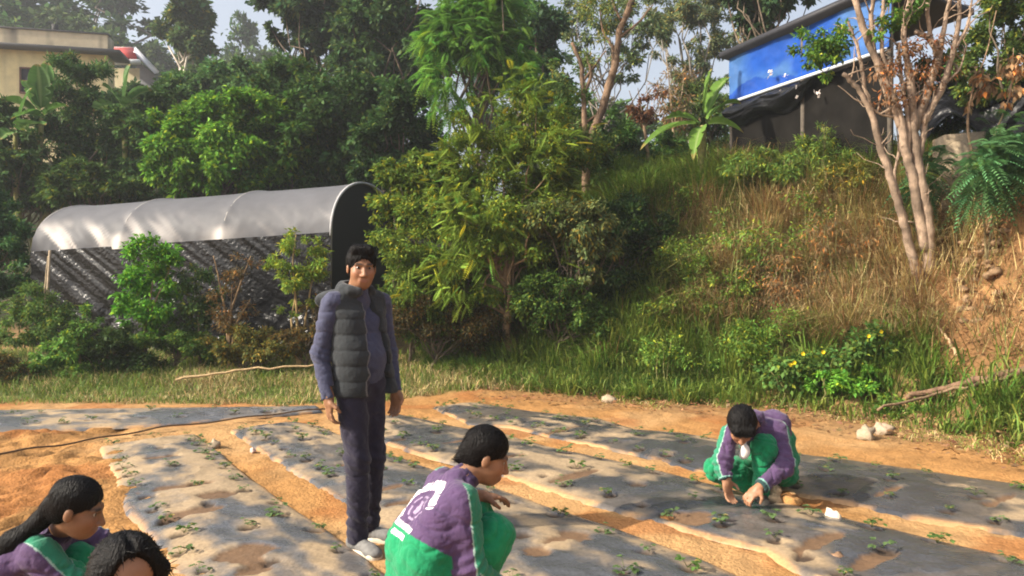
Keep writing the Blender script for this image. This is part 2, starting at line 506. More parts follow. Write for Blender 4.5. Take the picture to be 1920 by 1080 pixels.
# rope / drip hose lying across the ends of the beds
rp = [(-120, 880), (0, 857), (100, 843), (200, 826), (300, 808), (420, 794), (520, 781), (604, 772), (690, 765)]
pts = np.array([on_ground(*p) for p in rp]); pts[:, 2] = .035
tt = np.linspace(0, len(pts) - 1, 60)
pts = np.stack([np.interp(tt, np.arange(len(pts)), pts[:, k]) for k in range(3)], -1)
pts[:, 2] += .008 * np.sin(tt * 5)
mb = MB(); mb.tube(pts, .009, 6)
tag(mb.build('hose', M['rope'], smooth=True), 'thin dark brown hose lying across the soil at the head of the left beds', 'hose')

# stones
def stone(px, py, size, col, label, group=None, z=None, d=None, flat=.7):
    g = on_ground(px, py, 0.02) if d is None else at(px, py, d)
    r = np.random.default_rng(int(px * 7 + py))
    bm = []
    n, m_ = 14, 9
    th = np.linspace(0, 2 * np.pi, n, endpoint=False); ph = np.linspace(.02, np.pi - .02, m_)
    TH, PH = np.meshgrid(th, ph, indexing='ij')
    D = np.stack([np.sin(PH) * np.cos(TH), np.sin(PH) * np.sin(TH), np.cos(PH)], -1)
    rad = size * (.55 + .95 * vnoise(D * 1.9 + r.uniform(0, 50), 3)) + size * .25 * (vnoise(D * 5 + r.uniform(0, 9), 4) - .5)
    P = D * rad[..., None] * np.array([1.15, .8, flat])
    P = np.concatenate([P, P[:1]], 0)
    mb = MB(); mb.grid(P, col)
    o = mb.build('stone', M['stone'], smooth=False)
    o.location = [float(v) for v in (g[0], g[1], (terrain(g[0], g[1]) if z is None else z) + size * .3)]
    o.rotation_euler = (0, 0, r.uniform(0, 6))
    tag(o, label, 'stone', group)
W = (.32, .25, .17)
stone(1142, 750, .085, W, 'pale stone lying on the soil at the grass edge behind the beds')
stone(1624, 816, .11, W, 'larger low pale stone of the pair on the dirt path below the bank')
stone(1652, 806, .085, (.34, .26, .18), 'smaller taller pale stone of the pair on the dirt path below the bank')
stone(402, 834, .06, W, 'white stone in the furrow between the two left beds')
stone(474, 843, .03, (.6, .4, .33), 'tiny pinkish stone in the furrow right of the white stone')
stone(1442, 936, .085, (.36, .27, .17), 'brown clod of earth beside the hands of the crouching boy', flat=.9)
stone(1563, 968, .042, (.6, .5, .38), 'small pale stone on the middle bed right of the crouching boy', flat=1.1)
stone(1570, 1043, .05, (.2, .12, .07), 'dark brown clod on the plastic of the middle bed', flat=.6)
stone(1480, 940, .07, (.42, .22, .08), 'orange lump of soil at the shoe of the crouching boy', flat=.6)
# ------------------------------------------------------------------ polytunnel
def build_tunnel():
    near_ap = at(690, 345, 13.9)                   # crown of the near (right) arch
    far_ap = at(172, 387, 15.4)
    ax = far_ap - near_ap; L = np.linalg.norm(ax[:2])
    a2 = np.array([ax[0], ax[1], 0]) / L
    perp = np.array([-a2[1], a2[0], 0]);
    if perp[1] < 0: perp = -perp                   # points away from the camera
    hw, rise, wallh = 1.42, 1.02, 1.75
    root = thing('polytunnel', 'low arched nursery tunnel with grey film roof and black film walls behind the left saplings', 'polytunnel', (near_ap[0], near_ap[1], near_ap[2] - rise - wallh))
    O = np.array(root.location)
    def sect(s, ang, hwk=hw, rk=rise):              # s along, angle 0 = near eave, pi = far eave
        ap = near_ap + ax * s
        return ap - perp * (np.cos(ang) * hwk) + np.array([0, 0, -rk]) + np.array([0, 0, 1.0]) * (np.sin(ang) ** .9 * rk)
    n, m = 150, 70
    S, A = np.meshgrid(np.linspace(0, 1, n), np.linspace(0, np.pi, m), indexing='ij')
    P = np.zeros((n, m, 3))
    for i in range(n):
        for j in range(m):
            P[i, j] = sect(S[i, j], A[i, j])
    nrm = np.stack([-perp[0] * np.cos(A), -perp[1] * np.cos(A), np.sin(A)], -1)
    low = sstep(1.0, .1, A) + sstep(np.pi - 1.0, np.pi - .1, A)
    diag = S * L * 5.5 - A * 6
    w = (fbm(np.stack([diag * .9, A * .7, A * 0], -1), 5, 3) - .5) * low * .09 * (.3 + 1.0 * sstep(.2, .75, S))
    w += (fbm(np.stack([S * L * 3.5, A * 3, A * 0], -1), 8, 3) - .5) * .05 * sstep(.9, .0, A)
    hoops = [.0, .34, .68, 1.0]
    for h in hoops:                                # film sags between the hoops
        w += .035 * np.exp(-np.abs(S - h) * L / .16)
    w -= .02
    P = P + nrm * w[..., None]
    P[:, 0, 2] -= .03 + .05 * fbm(np.stack([S[:, 0] * 14, S[:, 0] * 0, S[:, 0] * 0], -1), 2, 2)
    c = np.array([.105, .106, .115]) * (.85 + .3 * fbm(np.stack([S * 7, A * 2, A * 0], -1), 4, 3))[..., None]
    pale = sstep(.55, .75, fbm(np.stack([diag * .8, A * 1.5, A * 0], -1), 6, 3)) * sstep(.75, .05, A) * (.15 + .85 * sstep(.4, .9, S))
    for h in (.34, .68): pale = np.maximum(pale, sstep(.28, .05, A) * np.exp(-np.abs(S - h - .01) * L / .14) * 1.2)
    c = c + (np.array([.62, .57, .53]) - c) * np.clip(pale, 0, 1)[..., None]  # glints on the crumpled film near the eave, painted into its colour
    mb = MB(); mb.grid(P, c, flip=True); mb.build('roof_film', M['cover'], root, O, True)
    # near wall: black film hanging in slanting folds
    n, m = 330, 60
    S, V = np.meshgrid(np.linspace(0, 1, n), np.linspace(0, 1, m), indexing='ij')
    P = np.zeros((n, m, 3))
    for i in range(n):
        b = near_ap + ax * S[i, 0] - perp * hw + np.array([0, 0, -rise])
        P[i] = b[None] - np.array([0, 0, 1.0])[None] * (V[i, :, None] * (wallh + .2) - .02)
    dg = S * L * 1.7 + V * 4.6
    w = (fbm(np.stack([dg * 5.0, V * .8, V * 0], -1), 15, 4) - .5) * .055 + (fbm(np.stack([S * L * 2, V * 5, V * 0], -1), 16, 4) - .5) * .20 * sstep(.35, .8, V)
    P = P - perp * (w + .03)[..., None]
    mb = MB(); mb.grid(P); wf = mb.build('wall_film', M['blackfilm'], root, O, True)
    # far wall, end walls (dark inside)
    mb = MB()
    b0 = near_ap + perp * hw - [0, 0, rise]; b1 = far_ap + perp * hw - [0, 0, rise]
    dn = np.array([0, 0, -wallh - .2])
    mb.add([b0, b1, b1 + dn, b0 + dn], [[0, 1, 2, 3]])
    fe = [sect(1, a) - a2 * .02 for a in np.linspace(0, np.pi, 20)]
    lo = [np.array([p[0], p[1], far_ap[2] - rise - wallh - .2]) for p in fe]
    mb.grid(np.array([fe, lo])); mb.build('back_film', M['blackfilm'], root, O)
    # near end: dark sheet in place of the shaded interior, just inside the arch
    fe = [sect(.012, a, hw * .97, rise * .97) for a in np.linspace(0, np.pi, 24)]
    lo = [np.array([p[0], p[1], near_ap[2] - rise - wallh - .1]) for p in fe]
    mb = MB(); mb.grid(np.array([fe, lo])); mb.build('end_shade', M['dark'], root, O)
    for h in hoops:
        k = min(max(h, .004), .996)
        pts = [sect(k, a, hw - .03, rise - .03) for a in np.linspace(0, np.pi, 22)]
        up0 = pts[0] + [0, 0, -wallh]; up1 = pts[-1] + [0, 0, -wallh]
        mb = MB(); mb.tube(np.array([up0] + pts + [up1]), .024, 6); mb.build('hoop', M['pipe'], root, O, True)
    pts = [sect(0, a, hw + .035, rise + .035) for a in np.linspace(0, np.pi, 26)]
    mb = MB(); mb.tube(np.array(pts), .022, 6, (.42, .42, .43)); mb.build('edge_roll', M['cover'], root, O, True)
    for s in (.9,):
        b = near_ap + ax * s - perp * (hw + .2) + np.array([0, 0, -rise])
        mb = MB(); mb.tube([b + [0, 0, .0], b - [0.05, 0, wallh * .5], b - [0, 0, wallh + .3]], [.022, .026, .03], 6, (.35, .27, .18)); mb.build('bamboo_post', M['bark'], root, O)
build_tunnel()

# ------------------------------------------------------------------ blue shed on the terrace
def build_shed():
    A = at(1366, 105, 15.0); zt = A[2]; zb = 5.2; zl = 2.7
    p0 = np.array([A[0] + .05, 15.0]); dirv = unit(np.array([1.25, -2.9])); nv = np.array([dirv[1], -dirv[0]])   # outward normal (towards left / camera)
    if nv[0] > 0: nv = -nv
    L = 3.75
    root = thing('shed', 'makeshift shed with a blue tarpaulin band and black plastic on the terrace at upper right', 'shed', (p0[0], p0[1], 3.0))
    O = np.array(root.location)
    n, m = 120, 40
    def pt(s, z, off=0.0):
        q = p0 + dirv * s + nv * off
        return np.array([q[0], q[1], z])
    S, V = np.meshgrid(np.linspace(0, L, n), np.linspace(0, 1, m), indexing='ij')
    nz = fbm(np.stack([S * 1.1, V * 1.2, V * 0], -1), 3, 4) - .5
    ztop = zt - .06
    P = np.stack([p0[0] + dirv[0] * S + nv[0] * (.04 + nz * .16), p0[1] + dirv[1] * S + nv[1] * (.04 + nz * .16), zb + V * (ztop - zb)], -1)
    big = fbm(np.stack([S * .9, V * 1.3, V * 0], -1), 12, 3)
    deep, pale = np.array([.004, .050, .27]), np.array([.05, .13, .29])
    c = deep + (pale - deep) * (sstep(.42, .62, big))[..., None] * .75
    hill = .40 - .28 * np.abs(S - .75) / .8 + .05 * np.sin(S * 5)
    c = np.where(((V < hill) & (S < 1.9))[..., None], np.array([.006, .045, .24]) * (.8 + .5 * big[..., None]), c)
    mb = MB(); mb.grid(P, c); mb.build('blue_tarpaulin', M['tarp'], root, O, True)
    mb = MB()
    mb.box(pt(-.02, zb - .07, .10), np.append(dirv, 0) * (L + .02), np.append(nv, 0) * .03, [0, 0, .05], (.45, .48, .52))
    mb.build('white_batten', M['wall'], root, O)
    # roof: dark sheet with overhang
    mb = MB()
    mb.box(pt(-.12, zt - .03, .20), np.append(dirv, 0) * (L + .25), np.append(-nv, 0) * 1.9 + [0, 0, -.2], [0, 0, .10], (.03, .03, .035))
    mb.build('roof_sheet', M['tarp'], root, O)
    # dark wall below
    S, V = np.meshgrid(np.linspace(0, L, 90), np.linspace(0, 1, 40), indexing='ij')
    nz = fbm(np.stack([S * 3, V * .8, V * 0], -1), 9, 3) - .5
    P = np.stack([p0[0] + dirv[0] * S + nv[0] * nz * .08, p0[1] + dirv[1] * S + nv[1] * nz * .08, zl + V * (zb - zl)], -1)
    mb = MB(); mb.grid(P); mb.build('net_wall', M['darknet'], root, O, True)
    # sagging black plastic under the batten
    S, V = np.meshgrid(np.linspace(.05, L * .75, 110), np.linspace(0, 1, 26), indexing='ij')
    sag = .32 + .16 * np.sin(S * 1.7) + .10 * np.sin(S * 4.1 + 1)
    fold = fbm(np.stack([S * 1.5 + V * .5, V * 5, V * 0], -1), 22, 3) - .5
    off = .06 + .18 * np.sin(V * np.pi) + fold * .22
    P = np.stack([p0[0] + dirv[0] * S + nv[0] * off, p0[1] + dirv[1] * S + nv[1] * off, zb - .08 - V * sag], -1)
    mb = MB(); mb.grid(P); mb.build('sagging_sheet', M['blackfilm'], root, O, True)
    # corner and wall posts
    for s in (.0, 1.9, 3.7):
        mb = MB(); mb.tube([pt(s, zl, -.02), pt(s, zt, -.02)], .045, 6, (.09, .075, .06)); mb.build('post', M['bark'], root, O)
    # end wall facing the back and left end
    mb = MB(); q = np.append(-nv, 0) * 3.2
    mb.add([pt(0, zl), pt(0, zt), pt(0, zt) + q, pt(0, zl) + q], [[0, 1, 2, 3]]); mb.build('end_wall', M['darknet'], root, O)
    # scraps of white plastic and flowers caught in the folds
    r = np.random.default_rng(4)
    for (px, py, s) in [(1443, 137, .05), (1474, 142, .035), (1497, 168, .065), (1531, 176, .05), (1462, 172, .03)]:
        t = (px / F - 960 / F)
        k = t; ss = (k * p0[1] - p0[0]) / (dirv[0] - k * dirv[1])
        dd = p0[1] + dirv[1] * ss - .25
        c = at(px, py, dd); mb = MB()
        for j in range(7):
            a = r.normal(0, s * .6, 3); b = unit(r.normal(size=3)) * s; d_ = unit(r.normal(size=3)) * s
            mb.add([c + a, c + a + b, c + a + b + d_, c + a + d_], [[0, 1, 2, 3]], None, (.8, .7, .66))
        mb.build('white_scrap', M['leaf'], root, O)
build_shed()

def build_low_cover():
    """black plastic draped over a low frame at far right"""
    root = thing('plastic_heap', 'black plastic sheeting draped over a low frame on the terrace at far right edge', 'plastic cover', at(1850, 240, 10.4))
    O = np.array(root.location)
    n, m = 70, 40
    U, V = np.meshgrid(np.linspace(0, 1, n), np.linspace(0, 1, m), indexing='ij')
    a = at(1735, 262, 10.9); b = at(2010, 215, 9.9); up = at(1800, 150, 13.4)
    base = a + (b - a) * U[..., None]
    P = base + (np.array([.5, 1.5, .95]))[None, None] * V[..., None]
    nz = fbm(np.stack([U * 3 + V, V * 9, V * 0], -1), 31, 4) - .5
    P = P + np.array([-.3, -.5, .7]) * (nz * .38)[..., None]
    P[..., 2] += .25 * np.sin(U * 9) * (1 - V)
    mb = MB(); mb.grid(P); mb.build('black_sheet', M['blackfilm'], root, O, True)
    for u in (.1, .45, .8):
        p = a + (b - a) * u; mb = MB(); mb.tube([p + [0, 0.1, -.9], p + [0, .1, -.02]], .03, 6, (.2, .15, .1)); mb.build('post', M['bark'], root, O)
build_low_cover()
def build_slab():
    dd = 10.75; x = (1782 - 960) / F * dd; z = float(terrain(np.array([x]), np.array([dd]))[0]); zt = at(1782, 258, dd)[2]
    mb = MB()
    n, m = 24, 12
    mb.box([x - .22, dd - .2, z - .2], [.50, -.10, .03], [.06, .4, 0], [.02, 0, max(zt - z, .1) + .2], (.28, .22, .15))
    o = mb.build('stone_block', M['stone'])
    tag(o, 'pale cream block of stone under the black sheeting right of the pruned tree', 'stone block')
build_slab()

# ------------------------------------------------------------------ house far up on the left
def build_house():
    D0 = 31.0
    root = thing('house', 'pale yellow flat roofed house with weathered parapet, partly hidden by trees at upper left', 'house', (-21, D0, 7.0))
    O = np.array(root.location)
    c1 = at(202, 130, 33.0)                        # right front corner of the wall
    x1, y1 = c1[0], c1[1]
    dirv = unit(np.array([-1.0, -.22])); dv = np.append(dirv, 0); nb = np.array([dirv[1], -dirv[0]]); nb = -nb if nb[1] < 0 else nb; nb = np.append(nb, 0)
    L = 11.0
    zroof = at(202, 104, 33.0)[2]; zpar = at(202, 66, 33.0)[2]; zbase = 5.0
    yel, cream = np.array([.72, .60, .32]), np.array([.50, .43, .30])
    def wall_grid(c0, w, h, col, stain, name, off=0):
        n, m = 80, 26
        U, V = np.meshgrid(np.linspace(0, w, n), np.linspace(0, h, m), indexing='ij')
        P = c0 + dv * U[..., None] + np.array([0, 0, 1.0]) * V[..., None] - nb * off
        s = fbm(np.stack([U * 3.5, V * .5, V * 0], -1), 41, 4)
        k = sstep(.5, .72, s) * stain * (.55 + .5 * V[..., None][..., 0] / h)
        c = col + (np.array([.09, .085, .08]) - col) * k[..., None]
        mb = MB(); mb.grid(P, c); return mb.build(name, M['wall'], root, O)
    wall_grid(np.array([x1, y1, zbase]), L, zroof - zbase, yel, .25, 'wall')
    mb = MB(); c0 = np.array([x1, y1, zbase]); q = nb * 1.0
    mb.add([c0, c0 + q, c0 + q + [0, 0, zroof - zbase], c0 + [0, 0, zroof - zbase]], [[0, 1, 2, 3]], None, yel * .95); mb.build('side_wall', M['wall'], root, O)
    mb = MB(); mb.box(np.array([x1, y1, zroof]) - dv * .62 - nb * .5, dv * (L + .62), nb * 1.6, [0, 0, .15], (.16, .15, .14)); mb.build('roof_slab', M['wall'], root, O)
    wall_grid(np.array([x1, y1, zroof + .15]), L, zpar - zroof - .15, cream, .95, 'parapet', .02)
    mb = MB(); c0 = np.array([x1, y1, zroof + .15])
    mb.box(c0 + nb * .01, nb * .9, dv * .18, [0, 0, zpar - zroof - .15], cream * .8); mb.build('parapet_side', M['wall'], root, O)
    mb = MB(); mb.box(np.array([x1, y1, zpar]) - nb * .06 - dv * .05, dv * L, nb * .3, [0, 0, .07], (.17, .16, .15)); mb.build('coping', M['wall'], root, O)
    # window
    w0 = at(22, 122, 31.6); s = 3.5
    k = ((np.array([x1, y1])[0] - w0[0]))
    base = np.array([x1, y1, 0]) + dv * (k - .75) - nb * .03; base[2] = at(40, 168, 31.8)[2]
    hgt = at(40, 122, 31.8)[2] - base[2]
    fr = MB()
    ww = .85
    for (a, b, c_, d_) in [(-.06, -.05, ww + .12, .06), (-.06, hgt - .02, ww + .12, .06), (-.06, 0, .07, hgt), (ww - .01, 0, .07, hgt), (ww * .5 - .03, 0, .05, hgt)]:
        fr.box(base + dv * a + [0, 0, b] - nb * .06, dv * c_, nb * .08, [0, 0, d_], (.16, .08, .06))
    w = fr.build('window', M['wall'], root, O)
    mb = MB(); mb.box(base, dv * ww, nb * .02, [0, 0, hgt], (.03, .025, .035)); mb.build('pane', M['eye'], w, (0, 0, 0)).location = [-v for v in O]
    mb = MB(); p = at(95, 45, 32.2) + nb * .5; p[2] = zpar - .1
    mb.tube([p, p + [0, 0, .45]], .13, 8, (.05, .05, .05)); mb.build('roof_pipe', M['wall'], root, O)
build_house()

def build_annex():
    root = thing('annex', 'small building with red roof panel and white roof edges right of the yellow house', 'house', at(240, 140, 36))
    O = np.array(root.location)
    d = 36.0
    P = lambda px, py, dd=0: at(px, py, d + dd)
    mb = MB(); mb.add([P(196, 128), P(262, 128), P(262, 200), P(196, 200)], [[0, 1, 2, 3]], None, (.55, .48, .30)); mb.build('wall', M['wall'], root, O)
    th = np.array([0, .12, .0])
    a, b, c, e = P(201, 112, -.6), P(257, 112, -.6), P(250, 92, 1.2), P(200, 92, 1.2)
    mb = MB(); v = [a, b, c, e]; up = np.array([0, -.02, .1])
    mb.add(v + [k + up for k in v], [[0, 1, 2, 3], [7, 6, 5, 4], [0, 4, 5, 1], [1, 5, 6, 2], [2, 6, 7, 3], [3, 7, 4, 0]], None, (.52, .07, .055)); mb.build('red_roof', M['tarp'], root, O)
    mb = MB(); mb.tube([P(198, 91, 1.15), P(252, 91, 1.15)], .07, 6, (.7, .68, .7)); mb.tube([P(200, 117, -.75), P(262, 116, -.75)], .13, 6, (.72, .7, .68)); mb.build('white_fascia', M['wall'], root, O)
    mb = MB()
    g = [P(252, 90, 1.2), P(297, 137, .4), P(290, 139, -.2), P(250, 98, .2)]; up = np.array([.0, .1, .1])
    mb.add(g + [k + up for k in g], [[0, 1, 2, 3], [7, 6, 5, 4], [0, 4, 5, 1], [1, 5, 6, 2], [2, 6, 7, 3], [3, 7, 4, 0]], None, (.60, .61, .65)); mb.build('sloping_edge', M['wall'], root, O)
    mb = MB(); mb.add([P(256, 112, .5), P(290, 140, .5), P(290, 200, .5), P(256, 200, .5)], [[0, 1, 2, 3]], None, (.30, .30, .33)); mb.build('gable_wall', M['wall'], root, O)
build_annex()
# ------------------------------------------------------------------ leaves, trees, bushes
def leaf_quads(Pb, D, U, L, Wd):
    D = unit(D); S = unit(np.cross(D, U)); N = np.cross(S, D)
    L = np.asarray(L)[:, None]; Wd = np.asarray(Wd)[:, None]
    v0 = Pb; v1 = Pb + D * L * .45 + S * Wd * .5 + N * L * .07; v2 = Pb + D * L - N * L * .10; v3 = Pb + D * L * .45 - S * Wd * .5 + N * L * .07
    V = np.stack([v0, v1, v2, v3], 1).reshape(-1, 3)
    q = np.arange(len(Pb) * 4).reshape(-1, 4)
    return V, q

def leaf_cols(n, base, rng, yellow=.10, spread=.38):
    base = np.asarray(base)
    if base.ndim == 1: base = np.repeat(base[None], n, 0)
    mul = np.where((base[:, 0] > base[:, 1])[:, None], np.array([.80, .82, .85]), np.array([1.42, 1.55, 1.15]))
    c = base * mul * (1 + rng.uniform(-spread, spread, (n, 1)))
    hue = rng.normal(0, .12, (n, 1))
    c = c * np.concatenate([1 + hue, np.ones((n, 1)), 1 - hue * .6], 1)
    y = rng.random(n) < yellow
    c[y] = c[y] * np.array([2.3, 1.5, .9])
    return np.clip(c, .003, .9)

def crown_arrays(ells, n, L, asp, kind, base, rng, K=40, rc=.30, yellow=.08, droop=.25, outward=.6):
    ells = [(np.asarray(c, float), np.asarray(r, float)) for c, r in ells]
    vol = np.array([np.prod(r) ** .8 for _, r in ells]); vol /= vol.sum()
    cen = sum(c * w for (c, _), w in zip(ells, vol))
    which = rng.choice(len(ells), K, p=vol)
    dirs = unit(rng.normal(size=(K, 3))); rad = np.where(rng.random(K) < .22, rng.uniform(1.0, 1.32, K), rng.uniform(.42, 1.0, K))
    C = np.array([ells[w][0] + dirs[i] * rad[i] * ells[w][1] for i, w in enumerate(which)])
    R = np.array([ells[w][1].mean() for w in which]) * rc * rng.uniform(.6, 1.35, K)
    cnt = R ** 1.6; cnt = cnt / cnt.sum()
    idx = rng.choice(K, n, p=cnt)
    cl_shade = rng.uniform(.75, 1.3, K)
    base = np.asarray(base, float)
    if kind == 'feather':                      # pinnate fronds: leaflets in rows on drooping stalks
        per = 22; nf = max(n // per, 1)
        fi = rng.choice(K, nf, p=cnt)
        p0 = C[fi] + rng.normal(size=(nf, 3)) * R[fi][:, None] * .5
        ax = unit((p0 - cen) * 1.0 / (np.linalg.norm(p0 - cen, axis=1, keepdims=True) + .01) * outward + rng.normal(size=(nf, 3)) * .6 + [0, 0, -.05])
        fl = L * 6 * rng.uniform(.6, 1.3, nf)
        t = (np.arange(per) // 2 + 1) / (per / 2); sd = np.where(np.arange(per) % 2, 1, -1)
        up = np.array([0, 0, 1.0]); S = unit(np.cross(ax, up + rng.normal(size=(nf, 3)) * .25))
        pos = p0[:, None] + ax[:, None] * (t[None] * fl[:, None])[..., None] - up * (droop * (t[None] ** 2) * fl[:, None])[..., None]
        dr = unit(S[:, None] * sd[None, :, None] + ax[:, None] * .45 - up * .25)
        nn = nf * per
        Pb = pos.reshape(-1, 3); D = dr.reshape(-1, 3)
        U = np.repeat(unit(up + rng.normal(size=(nf, 3)) * .3), per, 0)
        LL = np.repeat(L * 1.5 * rng.uniform(.8, 1.2, nf), per) * np.tile(np.sin(np.clip(t, .1, .95) * np.pi) * .5 + .6, nf)
        V, q = leaf_quads(Pb, D, U, LL, LL * asp)
        c = leaf_cols(nf, base * cl_shade[fi][:, None], rng, yellow); c = np.repeat(c, per, 0)
    else:
        g = rng.normal(size=(n, 3)); g = unit(g) * (np.abs(rng.normal(.55, .3, (n, 1))))
        Pb = C[idx] + g * R[idx][:, None] * np.array([1, 1, .75])
        o = unit(Pb - C[idx]); o2 = unit(Pb - cen)
        D = unit(o * outward + o2 * .35 + rng.normal(size=(n, 3)) * .55 + [0, 0, -droop])
        U = unit(rng.normal(size=(n, 3)) * .55 + [0, 0, 1.0] + o2 * .35)
        LL = L * rng.uniform(.55, 1.4, n)
        V, q = leaf_quads(Pb, D, U, LL, LL * asp)
        c = leaf_cols(n, base * cl_shade[idx][:, None], rng, yellow)
    return V, q, np.repeat(c, 4, 0), C, R

def wob(a, b, rng, n=6, amp=.06):
    a, b = np.asarray(a, float), np.asarray(b, float)
    t = np.linspace(0, 1, n)[:, None]
    L = np.linalg.norm(b - a)
    w = rng.normal(size=(n, 3)) * amp * L * np.sin(np.pi * t)
    return a + (b - a) * t + w

def plant(name, label, cat, base, ells, n, L, asp, col, kind='broad', K=40, rc=.30, group=None, trunk_r=.06, bark=(.13, .10, .07), yellow=.08,
          droop=.25, seed=None, fork=None, limbs=24, limb_r=.35, outward=.6, twigs=True):
    rng = np.random.default_rng(seed if seed is not None else RND.randrange(10 ** 6))
    base = np.asarray(base, float)
    n = int(n * 2.3); K = int(K * 1.5); L = L * 1.12
    root = thing(name, label, cat, base, group)
    V, q, c, C, R = crown_arrays([(np.asarray(e) - base, r) for e, r in ells], n, L, asp, kind, col, rng, K, rc, yellow, droop, outward)
    obj('crown', make_mesh('crown', V, [q], M['leaf'], c), root)
    mb = MB()
    cen = C.mean(0)
    top = np.array(fork, float) - base if fork is not None else cen * np.array([.7, .7, .62])
    tr = wob([0, 0, -.15], top, rng, 7, .035)
    mb.tube(tr, np.linspace(trunk_r, trunk_r * .62, 7), 8, bark)
    sel = rng.permutation(len(C))[:limbs]
    for i in sel:
        k = rng.integers(3, 7); a = tr[k]
        pts = wob(a, C[i], rng, 6, .07)
        mb.tube(pts, np.linspace(trunk_r * limb_r * 1.1, trunk_r * .09 + .002, 6), 5, np.asarray(bark) * rng.uniform(.8, 1.2))
    mb.build('trunk', M['bark'], root, (0, 0, 0), True)
    return root

def stem_plant(name, label, cat, base, stems, col, r0, group=None, twigs=0):
    root = thing(name, label, cat, base, group)
    rng = np.random.default_rng(len(label) * 31)
    mb = MB()
    for s in stems:
        pts, ra, rb = s
        pts = np.array(pts) - np.asarray(base)
        t = np.linspace(0, len(pts) - 1, len(pts) * 5)
        pp = np.stack([np.interp(t, np.arange(len(pts)), pts[:, k]) for k in range(3)], -1)
        for _ in range(2): pp[1:-1] = (pp[:-2] + pp[1:-1] * 2 + pp[2:]) / 4
        pp += rng.normal(size=pp.shape) * ra * .10
        blot = sstep(.45, .62, fbm(pp * np.array([9, 9, 5]) + 3, 14, 3))[:, None]
        cc = np.asarray(col) * (.65 + .7 * fbm(pp * 9, 4, 2))[:, None] * (1 - .5 * blot)
        mb.tube(pp, np.linspace(ra, rb, len(pp)) * (.82 + .36 * fbm(pp * 6, 24, 2)), 9, cc)
        for k in range(twigs):
            i = rng.integers(int(len(pp) * .45), len(pp)); a = pp[i]
            v = unit(np.array([rng.normal(0, .5), rng.normal(0, .5), rng.uniform(.3, 1.1)])); L = rng.uniform(.15, .6)
            mb.tube(wob(a, a + v * L, rng, 5, .06), np.linspace(rng.uniform(.007, .014), .003, 5), 5, np.asarray(col) * rng.uniform(.6, 1.05))
    mb.build('trunk', M['bark'], root, (0, 0, 0), True)
    return root
def leaf_part(root, ells, n, L, asp, col, kind='broad', K=40, rc=.3, yellow=.08, droop=.25, name='crown', seed=3, outward=.6):
    rng = np.random.default_rng(seed); b = np.array(root.location)
    V, q, c, C, R = crown_arrays([(np.asarray(e) - b, r) for e, r in ells], int(n * 1.6), L * 1.1, asp, kind, col, rng, K, rc, yellow, droop, outward)
    return obj(name, make_mesh(name, V, [q], M['leaf'], c), root)

def E(px, py, rx, ry, d, dz=0.0, rd=None):
    c = at(px, py, d + dz); k = (d + dz) / F
    return c, np.array([rx * k, (rd if rd is not None else (rx + ry) * .45) * k, ry * k])

def ray_hit(px, py, lift=.04):
    dd = np.linspace(5, 16, 900); xx = (px - 960) / F * dd; zz = CAM_H - (py - 540) / F * dd
    h = np.nonzero(terrain(xx, dd) + lift > zz)[0]
    return at(px, py, dd[h[0]] if len(h) else 10)

def gpt(px, d):
    x = (px - 960) / F * d
    return np.array([x, d, float(terrain(np.array([x]), np.array([d]))[0])])

DK, MD, BR, FE, OL = (.032, .062, .022), (.050, .092, .026), (.085, .165, .024), (.075, .135, .026), (.10, .12, .05)
EUC = (.12, .14, .085)

# --- far hillside trees (small in the picture, softened by haze): three shapes, copied
def hill_proto(seed, ell, n, col):
    rng = np.random.default_rng(seed)
    V, q, c, C, R = crown_arrays(ell, n, .34, .6, 'broad', col, rng, 46, .30, .04)
    cm = make_mesh('crown', V, [q], M['leaf'], c)
    mb = MB(); mb.tube(wob([0, 0, -2.0], [0, 0, 4.2], rng, 6, .03), np.linspace(.2, .12, 6), 7, (.16, .13, .1))
    for i in range(16):
        mb.tube(wob([0, 0, rng.uniform(2, 4)], C[i], rng, 5, .07), np.linspace(.09, .02, 5), 5, (.15, .12, .1))
    return cm, mb.build('trunk', M['bark'], link=False, smooth=True)
PROTO = [hill_proto(1, [((0, 0, 6), (2.3, 2.2, 2.2)), ((.6, .3, 7.8), (1.5, 1.4, 1.6)), ((-1, 0, 4.4), (1.8, 1.6, 1.5))], 5200, MD),
         hill_proto(2, [((0, 0, 6.5), (1.5, 1.5, 3.0)), ((.3, 0, 8.6), (.9, .9, 1.4)), ((-.2, 0, 4), (1.7, 1.6, 1.4))], 4600, DK),
         hill_proto(3, [((0, 0, 4.2), (2.7, 2.5, 2.0)), ((-1.4, 0, 5.2), (1.5, 1.4, 1.3)), ((1.6, .3, 3.4), (1.7, 1.6, 1.5))], 5600, (.06, .09, .035))]
PH = [9.9, 9.9, 6.4]
def hill_tree(px, top, d, kind, sx, label, group='trees on the far hillside'):
    b = gpt(px, d); zt = CAM_H - (top - 540) / F * d
    h = max(zt - b[2], 3.0); s = h / PH[kind]
    root = thing('hill_tree', label, 'tree', b, group)
    for nm, me in zip(('crown', 'trunk'), PROTO[kind]):
        obj(nm, me, root)
    root.rotation_euler = (0, 0, RND.uniform(0, 6.28)); root.scale = (s * sx, s * sx, s)
